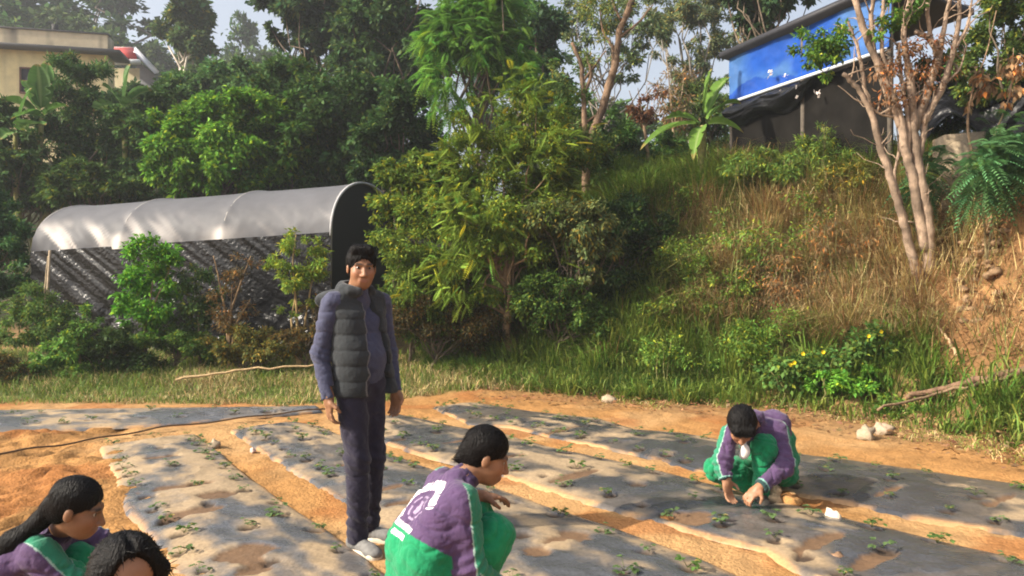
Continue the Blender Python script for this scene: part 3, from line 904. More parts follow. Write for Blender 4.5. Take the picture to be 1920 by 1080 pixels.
far = [(-60, -60, 46, 0, 1.5, 'hazy broad tree on the far hill, at the top left corner above the yellow house'),
       (45, -40, 50, 1, 1.6, 'hazy tall tree on the far hill behind the left half of the parapet'),
       (120, 18, 47, 2, 1.1, 'low hazy tree on the far hill showing just above the parapet of the yellow house'),
       (195, -60, 54, 1, 1.5, 'tallest hazy blue-green tree on the far hill, behind the right end of the parapet'),
       (252, 36, 56, 0, 1.0, 'rounded hazy tree on the far hill above the red roof'),
       (300, 82, 52, 2, 1.0, 'low hazy tree on the far hill between the red roof and forked pale trunk'),
       (418, 104, 55, 2, 1.1, 'low hazy tree on the skyline left of the lone small tree'),
       (461, 18, 60, 1, .75, 'lone small hazy tree standing against the sky on the far skyline'),
       (500, 92, 58, 2, .9, 'low hazy tree on the skyline right of the lone small tree'),
       (545, 100, 50, 0, .9, 'hazy tree on the skyline at the left foot of the big dark tree'),
       (345, 165, 40, 2, 1.2, 'bushy mid green tree on the hill just behind the tree with the forked pale trunk'),
       (425, 122, 38, 2, 1.5, 'wide bushy tree on the hill below the lone skyline tree'),
       (515, 130, 36, 0, 1.2, 'bushy mid green tree on the hill left of the big dark tree'),
       (270, 178, 34, 2, 1.1, 'bushy tree on the hill below the white edged roof'),
       (455, 178, 31, 2, 1.5, 'dark bushy tree on the hill just above the bright green shrub'),
       (370, 190, 29, 0, 1.3, 'dark tree on the hill above left of the bright green shrub'),
       (1130, 190, 34, 2, 1.2, 'hazy low tree in the distance seen behind the bare leaning tree'),
       (1235, 222, 38, 2, 1.4, 'hazy low tree in the distance behind the shrub with dead brown leaves'),
       (1400, 150, 36, 0, 1.3, 'hazy tree in the distance at the left end of the blue shed'),
       (700, 60, 40, 0, 1.5, 'hazy tall tree behind the two dark trees above the polytunnel'),
       (1010, 90, 42, 0, 1.2, 'hazy tree in the distance behind the feathery bright green tree')]
for i, a in enumerate(far): hill_tree(a[0], a[1], a[2] * (1.22 if i < 10 else 1), *a[3:])

# --- individual trees and bushes, back to front
plant('tree', 'tree with forked pale bare trunk and rounded crown right of the red roof', 'tree', gpt(340, 37), [E(352, 45, 48, 45, 37), E(365, 85, 40, 30, 37)], 5200, .26, .55, (.07, .10, .045), trunk_r=.13, bark=(.55, .48, .40), fork=at(338, 130, 37), K=30, limbs=10, limb_r=.6)
plant('tree', 'big dark tree reaching out of the top of the picture above the polytunnel', 'tree', gpt(590, 27), [E(590, -10, 75, 70, 27), E(555, 60, 50, 45, 27), E(640, 70, 70, 60, 27)], 11000, .20, .55, (.036, .062, .03), K=60, trunk_r=.16)
plant('tree', 'dark green tall tree between the big dark tree and the feathery bright green tree', 'tree', gpt(730, 24), [E(730, 20, 90, 80, 24), E(690, 120, 80, 70, 24), E(780, 100, 70, 70, 24)], 13000, .17, .55, (.042, .078, .03), K=70, trunk_r=.15)
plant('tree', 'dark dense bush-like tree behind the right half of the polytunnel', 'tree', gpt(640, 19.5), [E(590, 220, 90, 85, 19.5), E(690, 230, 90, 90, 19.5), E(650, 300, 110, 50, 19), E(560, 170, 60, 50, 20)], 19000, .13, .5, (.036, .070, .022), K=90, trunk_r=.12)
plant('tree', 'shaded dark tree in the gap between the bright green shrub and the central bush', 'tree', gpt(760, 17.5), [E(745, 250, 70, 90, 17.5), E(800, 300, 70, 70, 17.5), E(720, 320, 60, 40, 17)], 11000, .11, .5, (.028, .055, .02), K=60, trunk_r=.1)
plant('feathery_tree', 'tall tree with bright green feathery foliage at top centre of the picture', 'tree', gpt(905, 17), [E(850, 60, 60, 60, 17), E(900, 20, 70, 50, 17), E(930, 95, 80, 60, 17), E(820, 150, 40, 40, 16.5), E(850, 190, 40, 45, 16.4)], 26000, .055, .34, (.085, .165, .035), 'feather', K=70, trunk_r=.11, yellow=.03, droop=.45)
plant('tree', 'bluish dark green tree just right of the feathery bright green tree at top centre', 'tree', gpt(990, 21), [E(1000, 40, 60, 60, 21), E(960, 110, 60, 50, 21), E(1010, 150, 50, 60, 21)], 9000, .14, .5, (.045, .085, .045), K=50, trunk_r=.13)
plant('tree', 'pale olive airy tree against the sky left of the blue shed', 'tree', gpt(1290, 26), [E(1270, 20, 60, 60, 26), E(1330, 60, 55, 70, 26), E(1300, 140, 60, 50, 26), E(1225, 60, 40, 40, 26)], 5600, .15, .32, EUC, K=60, rc=.24, trunk_r=.12, bark=(.3, .27, .23), yellow=.15)
plant('tree', 'thin airy tree with sparse grey-green leaves against the sky behind the bare leaning trunk', 'tree', gpt(1110, 24), [E(1110, 40, 60, 50, 24), E(1160, 110, 50, 50, 24), E(1200, 40, 50, 50, 24)], 3400, .13, .35, (.11, .14, .075), K=46, rc=.24, trunk_r=.08, bark=(.2, .17, .14))
plant('tree', 'dark leaved tree at the top edge above the left end of the blue shed', 'tree', gpt(1440, 18.5), [E(1430, 5, 55, 40, 18.5), E(1490, -20, 50, 35, 18.5), E(1400, -30, 50, 30, 18.5), E(1425, 48, 28, 22, 18.5)], 4600, .14, .55, (.035, .06, .03), K=50, trunk_r=.1)
plant('shrub', 'bright yellow-green broad leaved shrub behind the left half of the polytunnel', 'shrub', gpt(400, 18), [E(470, 210, 55, 48, 18), E(400, 250, 75, 60, 18), E(330, 300, 55, 60, 17.6), E(430, 310, 90, 45, 17.6), E(310, 240, 25, 28, 17.8)], 21000, .115, .5, (.075, .15, .022), K=110, trunk_r=.07, yellow=.10, droop=.45)
plant('shrub', 'mid green shrub between the bright green shrub and the dark dense tree behind the polytunnel', 'shrub', gpt(530, 18.4), [E(540, 290, 60, 60, 18.4), E(510, 220, 50, 50, 18.6)], 7600, .13, .5, (.055, .11, .024), K=46, trunk_r=.06, yellow=.14)
plant('tree', 'dark airy tree with drooping foliage in front of the yellow house on the left', 'tree', gpt(160, 20), [E(150, 160, 50, 60, 20), E(165, 225, 85, 45, 20), E(120, 270, 70, 45, 20), E(210, 270, 60, 40, 20)], 11500, .11, .36, (.045, .085, .03), K=80, trunk_r=.09, yellow=.06, bark=(.22, .17, .12))
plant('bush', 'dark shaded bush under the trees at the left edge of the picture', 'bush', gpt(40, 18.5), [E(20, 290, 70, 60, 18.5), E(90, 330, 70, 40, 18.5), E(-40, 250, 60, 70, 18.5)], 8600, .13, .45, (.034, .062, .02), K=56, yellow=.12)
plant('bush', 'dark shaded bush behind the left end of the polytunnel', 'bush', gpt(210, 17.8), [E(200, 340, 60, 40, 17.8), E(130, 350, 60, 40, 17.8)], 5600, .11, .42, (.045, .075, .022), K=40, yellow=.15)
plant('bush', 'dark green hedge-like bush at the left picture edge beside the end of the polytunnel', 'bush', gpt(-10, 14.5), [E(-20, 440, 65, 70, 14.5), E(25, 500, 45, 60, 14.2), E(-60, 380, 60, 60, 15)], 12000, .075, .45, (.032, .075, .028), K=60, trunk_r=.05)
for px_, dd_, w_ in [(-170, 13, 1), (-420, 12, 1), (-640, 9.5, 1)]:
    pass

# --- central bush mass (feathery leucaena) around x = 750-1100
cb = gpt(965, 11.7)
CB = plant('feathery_bush', 'large sunlit feathery bush in the middle of the picture, right of the standing man', 'bush', cb, [E(975, 215, 75, 50, 12.4), E(900, 290, 75, 65, 12.2), E(1010, 320, 95, 85, 12.2), E(850, 400, 105, 80, 12), E(960, 430, 110, 80, 11.9), E(800, 480, 80, 85, 11.9), E(900, 540, 115, 55, 11.8)], 26000, .060, .42, (.085, .118, .022), 'broad', K=150, rc=.27, trunk_r=.075, yellow=.14, droop=.35, bark=(.28, .19, .11), fork=at(950, 480, 11.8), limbs=40)
leaf_part(CB, [E(975, 200, 70, 50, 12.3), E(900, 290, 75, 60, 12.0), E(1000, 300, 80, 75, 12.0), E(860, 400, 90, 70, 11.7), E(960, 430, 90, 70, 11.7), E(830, 500, 80, 70, 11.6), E(1060, 240, 40, 45, 12.3)], 24000, .036, .34, (.115, .155, .03), 'feather', 130, .3, .06, .25, name='feathery_fronds', seed=77)
plant('bush', 'broad leaved bush with yellowish leaves growing against the near end of the polytunnel', 'bush', gpt(770, 12.5), [E(760, 370, 60, 50, 12.5), E(790, 330, 60, 40, 12.6), E(735, 430, 35, 50, 12.4), E(830, 370, 60, 50, 12.3)], 7600, .075, .5, (.085, .125, .026), K=70, trunk_r=.035, yellow=.22)
plant('bush', 'dark olive bush with hanging pale leaf clusters at the right of the large feathery bush', 'bush', gpt(1060, 11.4), [E(1050, 420, 70, 60, 11.4), E(1100, 470, 55, 60, 11.3), E(1140, 430, 35, 40, 11.3)], 5200, .072, .36, (.085, .10, .045), K=60, trunk_r=.04, yellow=.16, droop=.8)
plant('bush', 'low brownish tangle of stems and leaves right behind the standing man', 'bush', gpt(800, 11.6), [E(790, 590, 80, 45, 11.6), E(880, 610, 70, 40, 11.6)], 6200, .05, .3, (.085, .075, .03), K=60, trunk_r=.03, yellow=.3)
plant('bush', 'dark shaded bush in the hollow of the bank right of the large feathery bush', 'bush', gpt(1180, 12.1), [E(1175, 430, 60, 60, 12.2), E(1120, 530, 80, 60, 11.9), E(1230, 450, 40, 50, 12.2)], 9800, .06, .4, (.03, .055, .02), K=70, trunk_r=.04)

plant('bush', 'mid green bush behind the trunk of the bare leaning tree on the terrace', 'bush', gpt(1120, 15.2), [E(1110, 300, 60, 45, 15.2), E(1160, 250, 50, 50, 15.6), E(1080, 240, 45, 50, 15.4)], 6200, .085, .45, (.055, .105, .03), K=50, trunk_r=.04)
plant('bush', 'low green bush on the terrace under the shrub with dead brown leaves', 'bush', gpt(1200, 15.8), [E(1195, 310, 50, 38, 15.8), E(1250, 300, 50, 50, 16.2)], 5200, .085, .4, (.06, .11, .03), K=50, trunk_r=.04, yellow=.12)
plant('bush', 'olive bush on the terrace between the banana plant and the blue shed', 'bush', gpt(1340, 16.6), [E(1350, 250, 40, 50, 16.6), E(1300, 200, 40, 60, 17), E(1340, 180, 40, 50, 17)], 4200, .085, .36, (.075, .105, .04), K=50, trunk_r=.04, yellow=.15)
plant('bush', 'dark bush on the hill between the banana plants and the bright green shrub', 'bush', gpt(270, 19.5), [E(270, 250, 50, 60, 19.5), E(300, 180, 50, 40, 21), E(240, 330, 40, 40, 19)], 6200, .12, .45, (.04, .075, .024), K=50, trunk_r=.05)
plant('tree', 'mid green tree rising behind the bright green shrub below the skyline', 'tree', gpt(420, 25), [E(430, 160, 80, 45, 25), E(350, 190, 60, 40, 25), E(500, 170, 60, 50, 24)], 8800, .16, .5, (.05, .095, .035), K=60, trunk_r=.1)
plant('tree', 'mid green tree at upper left between the yellow house and the forked pale trunk', 'tree', gpt(275, 29), [E(290, 195, 50, 30, 29), E(245, 190, 45, 30, 29)], 4600, .18, .5, (.045, .085, .034), K=40, trunk_r=.1)
plant('bush', 'green bush with drooping twigs low between the tunnel mouth and the large feathery bush', 'bush', gpt(760, 11.9), [E(765, 560, 50, 70, 11.9), E(820, 590, 60, 50, 11.7), E(745, 480, 35, 55, 12.1)], 6000, .055, .4, (.065, .10, .024), K=60, trunk_r=.03, yellow=.14)
plant('bush', 'leafy green bush under the right half of the large feathery bush', 'bush', gpt(1040, 11.5), [E(1040, 560, 70, 50, 11.5), E(1100, 590, 50, 40, 11.3)], 5600, .052, .42, (.05, .085, .022), K=60, trunk_r=.03)
plant('bush', 'green bush spilling over the top edge of the bank left of the shed', 'bush', gpt(1330, 13.2), [E(1330, 370, 50, 35, 13.2), E(1280, 385, 40, 28, 13.1), E(1390, 350, 45, 30, 13.3)], 4600, .06, .32, (.085, .135, .03), K=60, trunk_r=.02, yellow=.15, rc=.4)
plant('bush', 'sprawling green weeds and twigs halfway down the bank right of the dark hollow', 'bush', gpt(1300, 11.6), [E(1290, 500, 60, 45, 11.7), E(1350, 560, 60, 40, 11.2), E(1250, 580, 50, 35, 11.2)], 4800, .05, .34, (.085, .13, .03), K=70, trunk_r=.02, yellow=.18, rc=.45)
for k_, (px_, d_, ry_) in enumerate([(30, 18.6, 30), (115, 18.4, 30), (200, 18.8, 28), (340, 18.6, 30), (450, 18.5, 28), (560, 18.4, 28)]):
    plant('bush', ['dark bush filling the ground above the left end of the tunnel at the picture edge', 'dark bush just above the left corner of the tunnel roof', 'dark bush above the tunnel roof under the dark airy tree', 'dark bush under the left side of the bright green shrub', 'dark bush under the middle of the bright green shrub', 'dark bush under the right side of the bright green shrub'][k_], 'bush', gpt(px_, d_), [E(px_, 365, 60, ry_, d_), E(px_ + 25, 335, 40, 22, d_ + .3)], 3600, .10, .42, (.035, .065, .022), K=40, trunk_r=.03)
plant('tree', 'dark foliage of a tree behind the upper stems of the pruned tree', 'tree', gpt(1770, 12.4), [E(1770, 150, 55, 55, 12.4), E(1745, 215, 45, 30, 12.2), E(1820, 210, 50, 35, 12.4)], 4600, .08, .45, (.04, .065, .022), K=50, trunk_r=.05)
# --- bare leaning tree with few leaves
d = 14.0
tb = gpt(1098, d); P = lambda x, y, k=0: at(x, y, d + k)
rt = stem_plant('bare_tree', 'brown leaning tree with almost bare branches against the sky, right of the large feathery bush', 'tree', tb,
    [([tb, P(1100, 280), P(1130, 200), P(1155, 120), P(1160, 60), P(1185, 5), P(1190, -40)], .085, .05), ([P(1150, 130), P(1150, 90), P(1130, 60), P(1125, 20)], .045, .012),
     ([P(1100, 290), P(1095, 200), P(1090, 120), P(1072, 80)], .055, .03), ([P(1094, 180), P(1110, 140), P(1100, 105)], .04, .02), ([P(1162, 70), P(1200, 40), P(1225, 8)], .03, .008),
     ([P(1095, 150), P(1118, 120), P(1135, 95)], .03, .01), ([P(1165, 40), P(1150, 10), P(1140, -30)], .03, .01), ([P(1120, 215), P(1090, 235), P(1060, 230)], .025, .008)], (.17, .11, .07), 0)
leaf_part(rt, [E(1150, 30, 60, 40, 14), E(1100, 110, 50, 40, 14), E(1075, 260, 50, 50, 14.2), E(1180, 90, 35, 35, 14)], 1100, .075, .34, (.09, .11, .045), K=30, rc=.4, yellow=.2)
leaf_part(rt, [E(1075, 280, 60, 60, 14.2), E(1060, 180, 55, 60, 14.4)], 4600, .07, .4, (.055, .085, .03), K=40, rc=.35, yellow=.12, name='side_foliage', seed=8)

d = 15.5; tb = gpt(1222, d); P = lambda x, y, k=0: at(x, y, d + k)
rt = stem_plant('dead_leaf_shrub', 'small shrub with clusters of dead brown leaves against the sky, left of the banana plant', 'shrub', tb, [([tb, P(1212, 270), P(1208, 235)], .04, .03), ([P(1208, 240), P(1190, 205), P(1180, 170)], .02, .006), ([P(1208, 240), P(1215, 195), P(1212, 160)], .02, .006), ([P(1208, 240), P(1232, 205), P(1245, 165)], .02, .006), ([P(1209, 235), P(1200, 190), P(1196, 165)], .016, .006)], (.22, .15, .09), 0)
leaf_part(rt, [E(1205, 205, 30, 24, d), E(1235, 170, 14, 16, d), E(1190, 190, 16, 16, d)], 520, .085, .42, (.20, .095, .05), K=22, rc=.45, yellow=.1, droop=.7, name='dead_leaves')
d = 16.5; tb = gpt(1270, d); P = lambda x, y, k=0: at(x, y, d + k)
rt = stem_plant('dead_leaf_shrub', 'upright pale stemmed shrub with dry tan leaves behind the banana plant by the blue shed', 'shrub', tb, [([tb, P(1262, 240), P(1256, 160), P(1248, 100)], .03, .008), ([P(1262, 240), P(1278, 180), P(1285, 120)], .02, .006), ([P(1262, 230), P(1240, 180), P(1232, 150)], .018, .005)], (.34, .25, .16), 0)
leaf_part(rt, [E(1265, 190, 35, 60, d), E(1250, 150, 20, 20, d)], 900, .08, .36, (.26, .18, .09), K=34, rc=.4, yellow=.1, droop=.6, name='dry_leaves')

# --- banana plants
def banana(px, d, leaves, label, h_px, col=(.10, .22, .03), seed=1, group=None):
    base = gpt(px, d); root = thing('banana_plant', label, 'banana plant', base, group)
    rng = np.random.default_rng(seed); top = at(px, h_px, d) - base
    mb = MB(); mb.tube(wob([0, 0, -.1], top, rng, 6, .02), np.linspace(.10, .055, 6), 9, (.20, .19, .07)); mb.build('stem', M['bark'], root, (0, 0, 0), True)
    for (tx, ty, dz, w) in leaves:
        tip = at(tx, ty, d + dz) - base
        n = 26; t = np.linspace(0, 1, n); L = np.linalg.norm(tip - top)
        ctl = (top + tip) / 2 + np.array([0, 0, .28 * L])
        pts = ((1 - t) ** 2)[:, None] * top + (2 * t * (1 - t))[:, None] * ctl + (t ** 2)[:, None] * tip
        dv = unit(np.gradient(pts, axis=0)); s = unit(np.cross(dv, [0, 0, 1.0]) + rng.normal(size=3) * .15); nn = np.cross(s, dv)
        prof = np.sin(np.clip((t - .12) / .88, 0, 1) ** .7 * np.pi) ** .7 * w
        m = 9; u = np.linspace(-1, 1, m)
        rag = 1 - .5 * (rng.random((n, 1)) < .16) * np.abs(u)[None] ** 2
        G = pts[:, None] + s[:, None] * (u[None, :] * prof[:, None] * rag)[..., None] - nn[:, None] * (np.abs(u)[None] ** 1.5 * prof[:, None] * -.35)[..., None]
        c = np.asarray(col) * (rng.uniform(.75, 1.25) * (.85 + .3 * rng.random((n, 1, 1)))) * np.ones((n, m, 3))
        c[np.abs(t - 1) < .08] = (.22, .17, .05)
        c[:, m // 2] = np.array([.22, .30, .10])
        l = MB(); l.grid(G, c); l.build('leaf', M['leaf'], root, (0, 0, 0), True)
banana(1318, 13.4, [(1200, 282, -.3, .20), (1245, 225, .4, .17), (1335, 128, .2, .14), (1395, 250, -.2, .18), (1370, 145, .6, .17), (1300, 300, -.6, .15), (1390, 195, .5, .15)], 'banana plant with long arching leaves left of the blue shed', 236, (.11, .20, .035), 2)
banana(78, 18.7, [(70, 120, .2, .25), (0, 190, -.4, .30), (40, 150, .3, .28), (-30, 230, -.2, .3), (90, 118, .5, .22), (130, 200, .2, .3), (20, 225, -.8, .3)], 'banana plant with upright leaves in front of the yellow house wall at the left edge', 222, (.09, .19, .04), 3)
banana(232, 19.2, [(245, 120, .2, .28), (190, 160, -.2, .28), (285, 170, .2, .28), (262, 195, -.3, .26), (175, 210, .2, .3)], 'banana plant below the white edged roof, right of the dark airy tree', 205, (.075, .15, .045), 4)
banana(30, 18.2, [(-30, 200, .2, .26), (60, 165, .2, .25), (85, 235, -.2, .28), (0, 262, -.4, .28)], 'banana plant low at the left edge in front of the shaded dark bush', 250, (.08, .17, .04), 6)

# --- saplings and shrubs in front of the polytunnel
def sapling(px, dd, ells, n, L, asp, col, label, stems, bark=(.25, .18, .11), kind='broad', yellow=.1, K=30, rc=.34, droop=.4, cat='sapling', name='sapling', group=None):
    tb = gpt(px, dd)
    st = [([tb] + [at(x, y, dd) for x, y in s], .022, .006) for s in stems]
    r_ = stem_plant(name, label, cat, tb, st, bark, 0, group)
    leaf_part(r_, ells, n, L, asp, col, kind, K, rc, yellow, droop, seed=int(px))
    return r_
d = 11.6
sapling(270, d, [E(290, 490, 48, 45, d), E(255, 560, 38, 50, d), E(300, 560, 42, 55, d), E(330, 480, 22, 26, d), E(270, 600, 35, 25, d)], 3600, .072, .5, (.075, .185, .022), 'bright green leafy sapling in front of the middle of the black tunnel wall', [[(272, 620), (285, 540), (295, 470)], [(270, 600), (255, 540)], [(280, 590), (320, 500)]], K=50)
sapling(560, d, [E(555, 450, 35, 25, d), E(570, 490, 45, 40, d), E(530, 485, 30, 25, d), E(560, 560, 32, 45, d)], 3000, .06, .3, (.12, .17, .03), 'slender sapling with yellow-green top before the tunnel, just left of the standing man', [[(555, 560), (548, 490), (555, 440)], [(575, 580), (590, 500)], [(545, 600), (560, 520)]], K=40, yellow=.2, bark=(.4, .28, .13))
sapling(430, d, [E(420, 530, 30, 50, d), E(460, 500, 30, 30, d), E(440, 600, 40, 40, d)], 1500, .055, .3, (.15, .11, .045), 'brown half withered sapling between the bright green sapling and the slender one', [[(425, 600), (410, 520), (400, 480)], [(430, 590), (455, 520), (470, 480)], [(432, 600), (435, 540)], [(440, 610), (470, 560)]], K=34, yellow=.3, bark=(.26, .17, .09))
sapling(375, 11.9, [E(370, 540, 35, 50, 11.9), E(360, 600, 45, 40, 11.9)], 2600, .055, .45, (.06, .10, .035), 'small mid green sapling right of the bright green one in front of the tunnel', [[(372, 600), (368, 520)]], K=34)
sapling(88, 12.2, [E(60, 560, 50, 40, 12.2), E(90, 610, 60, 45, 12), E(30, 620, 50, 50, 12), E(130, 590, 40, 30, 12)], 6500, .055, .34, (.07, .115, .03), 'bushy sapling with a pale thin stem at the left end of the black tunnel wall', [[(86, 600), (84, 540), (90, 480)], [(70, 620), (50, 560)]], K=60, bark=(.45, .35, .22))
sapling(150, 11.2, [E(140, 650, 45, 45, 11.2), E(95, 690, 45, 35, 11.2), E(165, 610, 26, 30, 11.2)], 4200, .062, .38, (.075, .14, .03), 'leafy low shrub at the lower left in front of the bushy pale stemmed sapling', [[(150, 680), (145, 620)], [(140, 690), (110, 650)]], K=44)
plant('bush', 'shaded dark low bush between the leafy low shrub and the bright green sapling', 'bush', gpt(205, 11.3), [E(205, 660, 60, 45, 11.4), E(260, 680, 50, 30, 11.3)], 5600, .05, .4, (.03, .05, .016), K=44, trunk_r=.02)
plant('bush', 'mid green low bush at the foot of the bright green sapling', 'bush', gpt(310, 11.5), [E(300, 635, 60, 26, 11.6), E(370, 645, 50, 26, 11.6)], 4600, .05, .4, (.06, .10, .025), K=40, trunk_r=.02)
plant('bush', 'low olive and brown bush at the foot of the half withered sapling', 'bush', gpt(450, 11.4), [E(440, 650, 60, 30, 11.5), E(510, 650, 60, 28, 11.5)], 4600, .05, .35, (.085, .085, .03), K=40, trunk_r=.02, yellow=.3)
plant('bush', 'low brownish green bush right beside the standing man on his left in the picture', 'bush', gpt(570, 11.4), [E(565, 640, 45, 30, 11.5), E(600, 600, 25, 40, 11.6)], 3200, .05, .32, (.10, .085, .03), K=34, trunk_r=.02, yellow=.3)
plant('bush', 'yellowish dry low bush at the left picture edge above the grass verge', 'bush', gpt(20, 10.9), [E(20, 690, 50, 30, 10.9), E(-50, 680, 50, 40, 10.9)], 3800, .05, .32, (.12, .115, .035), K=34, trunk_r=.02, yellow=.3)

# --- pruned tree on the bank at the right
tb = ray_hit(1740, 548, 0.0); d = float(tb[1]) + .1; tb = tb - [0, 0, .1]
P = lambda x, y, k=0.0: at(x, y, d + k)
rt = stem_plant('pruned_tree', 'leafless many stemmed tree with pale pinkish brown bark standing on the bank at right', 'tree', tb,
  [([P(1738, 545), P(1742, 480), P(1738, 400), P(1722, 330), P(1715, 260), P(1712, 200), P(1705, 120)], .085, .05),
   ([P(1728, 545, -.05), P(1716, 500), P(1700, 440), P(1685, 380), P(1668, 330), P(1650, 270), P(1632, 205), P(1605, 160), P(1582, 138)], .07, .028),
   ([P(1735, 470), P(1722, 400), P(1712, 330), P(1695, 280), P(1688, 215), P(1660, 150), P(1620, 60), P(1598, -20)], .07, .04),
   ([P(1690, 240), P(1668, 190), P(1642, 120), P(1632, 40), P(1640, -30)], .045, .025), ([P(1640, 230), P(1622, 170), P(1612, 100), P(1590, 40)], .035, .015),
   ([P(1715, 240), P(1740, 170), P(1760, 100), P(1742, 70), P(1716, 60)], .06, .03), ([P(1712, 210), P(1702, 130), P(1692, 60), P(1710, -20)], .045, .03),
   ([P(1758, 130), P(1768, 60), P(1785, -20)], .04, .025), ([P(1730, 230), P(1765, 170), P(1790, 90), P(1800, 20), P(1795, -30)], .05, .02), ([P(1790, 90), P(1815, 50), P(1822, 0)], .03, .012),
   ([P(1665, 215), P(1672, 150), P(1652, 100), P(1655, 30), P(1660, -30)], .035, .022), ([P(1700, 300), P(1705, 240), P(1690, 150), P(1684, 80)], .04, .02), ([P(1722, 300), P(1735, 230), P(1722, 180)], .045, .03),
   ([P(1690, 380, .2), P(1676, 330, .2), P(1690, 260, .2)], .03, .015), ([P(1741, 500, .1), P(1722, 440, .1), P(1700, 300, .15)], .035, .02), ([P(1745, 70), P(1738, 20), P(1745, -30)], .03, .02), ([P(1682, 220), P(1650, 215), P(1620, 190)], .02, .008), ([P(1770, 160), P(1800, 130), P(1812, 90)], .018, .006)], (.29, .21, .15), 0, twigs=7)
leaf_part(rt, [E(1665, 160, 40, 50, d), E(1720, 120, 50, 60, d), E(1600, 150, 20, 20, d), E(1780, 110, 30, 40, d)], 620, .07, .35, (.24, .125, .06), K=40, rc=.4, yellow=.15, droop=.8, name='dead_leaves', seed=21)
leaf_part(rt, [E(1690, 15, 50, 35, d), E(1540, 100, 45, 35, d + .3), E(1560, 70, 45, 30, d + .3), E(1640, 60, 20, 30, d)], 2400, .055, .5, (.07, .13, .025), K=60, rc=.34, yellow=.08, droop=.4, name='leaves', seed=22)
plant('tree', 'leafy tree with olive leaves filling the top right corner behind the pruned tree', 'tree', gpt(1890, 11.2), [E(1870, 60, 60, 60, 11.2), E(1930, 120, 60, 60, 11.2), E(1815, 150, 45, 55, 11.2), E(1900, 0, 70, 40, 11.2), E(1870, 190, 60, 30, 11.2)], 7600, .075, .45, (.065, .095, .03), K=70, rc=.28, trunk_r=.06, yellow=.14)
d = 10.2; tb = gpt(1850, d)
P = lambda x, y, k=0.0: at(x, y, d + k)
rt = stem_plant('dead_leaf_sapling', 'thin sapling with hanging curled tan dead leaves in front of the black sheeting', 'sapling', tb, [([tb, P(1812, 240), P(1822, 170), P(1850, 100), P(1868, 20)], .018, .006), ([P(1818, 200), P(1845, 140)], .01, .004), ([P(1845, 300), P(1895, 180), P(1900, 90)], .014, .005)], (.3, .2, .12), 0)
leaf_part(rt, [E(1835, 155, 22, 30, d), E(1895, 140, 20, 40, d), E(1810, 190, 14, 18, d), E(1890, 190, 12, 20, d)], 210, .10, .42, (.36, .22, .11), K=26, rc=.45, yellow=.1, droop=1.2, name='dead_leaves')
for (px, py, dd, ells, n, lab) in [
    (1850, 420, 9.6, [(1840, 330, 40, 45), (1875, 300, 40, 40), (1825, 370, 30, 25)], 3300, 'blue-green fern-like plant with drooping feathery fronds at the right edge'),
    (1728, 400, 10.4, [(1730, 340, 22, 30), (1735, 300, 20, 18), (1722, 365, 16, 16)], 1200, 'blue-green feathery fronds in front of the stems of the pruned tree'),
    (1905, 330, 10.0, [(1890, 250, 40, 30), (1915, 290, 30, 30)], 1700, 'blue-green feathery plant under the black sheeting at the right edge')]:
    tb = gpt(px, dd)
    r_ = stem_plant('feathery_plant', lab, 'plant', tb, [([tb, at(ells[0][0], ells[0][1], dd)], .016, .006), ([tb, at(ells[1][0], ells[1][1], dd)], .014, .005)], (.2, .16, .08), 0)
    leaf_part(r_, [E(*e, dd) for e in ells], n, .050, .30, (.075, .15, .075), 'feather', 26, .4, .03, .55, seed=px)

# --- tall weeds on top of the bank
def weeds(name, label, cat, spots, n, L, asp, col, kind, yellow, dd, K=50, droop=.4, rc=.3):
    b = gpt(spots[0][0], dd); root = thing(name, label, cat, b)
    leaf_part(root, [E(*s, dd) for s in spots], n, L, asp, col, kind, K, rc, yellow, droop, name='leaves', seed=int(spots[0][0]))
    rng = np.random.default_rng(3); mb = MB()
    for s in spots:
        for k in range(3):
            g = gpt(s[0] + rng.uniform(-s[2], s[2]) * .5, dd)
            mb.tube(wob(g - b, at(s[0] + rng.uniform(-s[2], s[2]) * .4, s[1] - s[3] * .4, dd) - b, rng, 5, .04), np.linspace(.012, .004, 5), 5, (.18, .17, .06))
    mb.build('stem_tangle', M['bark'], root)['kind'] = 'stuff'
weeds('weed_clump', 'weedy green plants on top of the bank in front of the dark shed wall', 'weeds', [(1440, 305, 50, 22), (1520, 290, 50, 28), (1590, 290, 40, 40), (1400, 315, 40, 22)], 3600, .08, .28, (.09, .13, .035), 'broad', .18, 12.6)
weeds('weed_clump', 'tall weeds hanging over the bank left of the stems of the pruned tree', 'weeds', [(1600, 345, 40, 35), (1640, 380, 35, 40), (1560, 330, 40, 25)], 2400, .07, .28, (.115, .12, .035), 'broad', .25, 11.6)
weeds('weed_clump', 'broad leaved creeper with yellow flowers low on the bank at right', 'weeds', [(1640, 650, 50, 26), (1560, 680, 60, 22), (1720, 690, 50, 24), (1670, 610, 30, 30), (1800, 700, 40, 16), (1460, 700, 50, 20)], 2000, .060, .6, (.06, .105, .03), 'broad', .10, 9.35, rc=.7)
weeds('weed_clump', 'bright green leafy weeds at the foot of the bank left of the two pale stones', 'weeds', [(1630, 715, 70, 18), (1700, 720, 50, 16), (1560, 715, 50, 14)], 2400, .055, .5, (.085, .18, .03), 'broad', .08, 9.0)
weeds('weed_clump', 'green leafy weeds on the dirt just above the two pale stones', 'weeds', [(1690, 765, 60, 18), (1780, 770, 60, 18), (1860, 750, 50, 20)], 3000, .05, .4, (.075, .13, .03), 'broad', .12, 8.4)

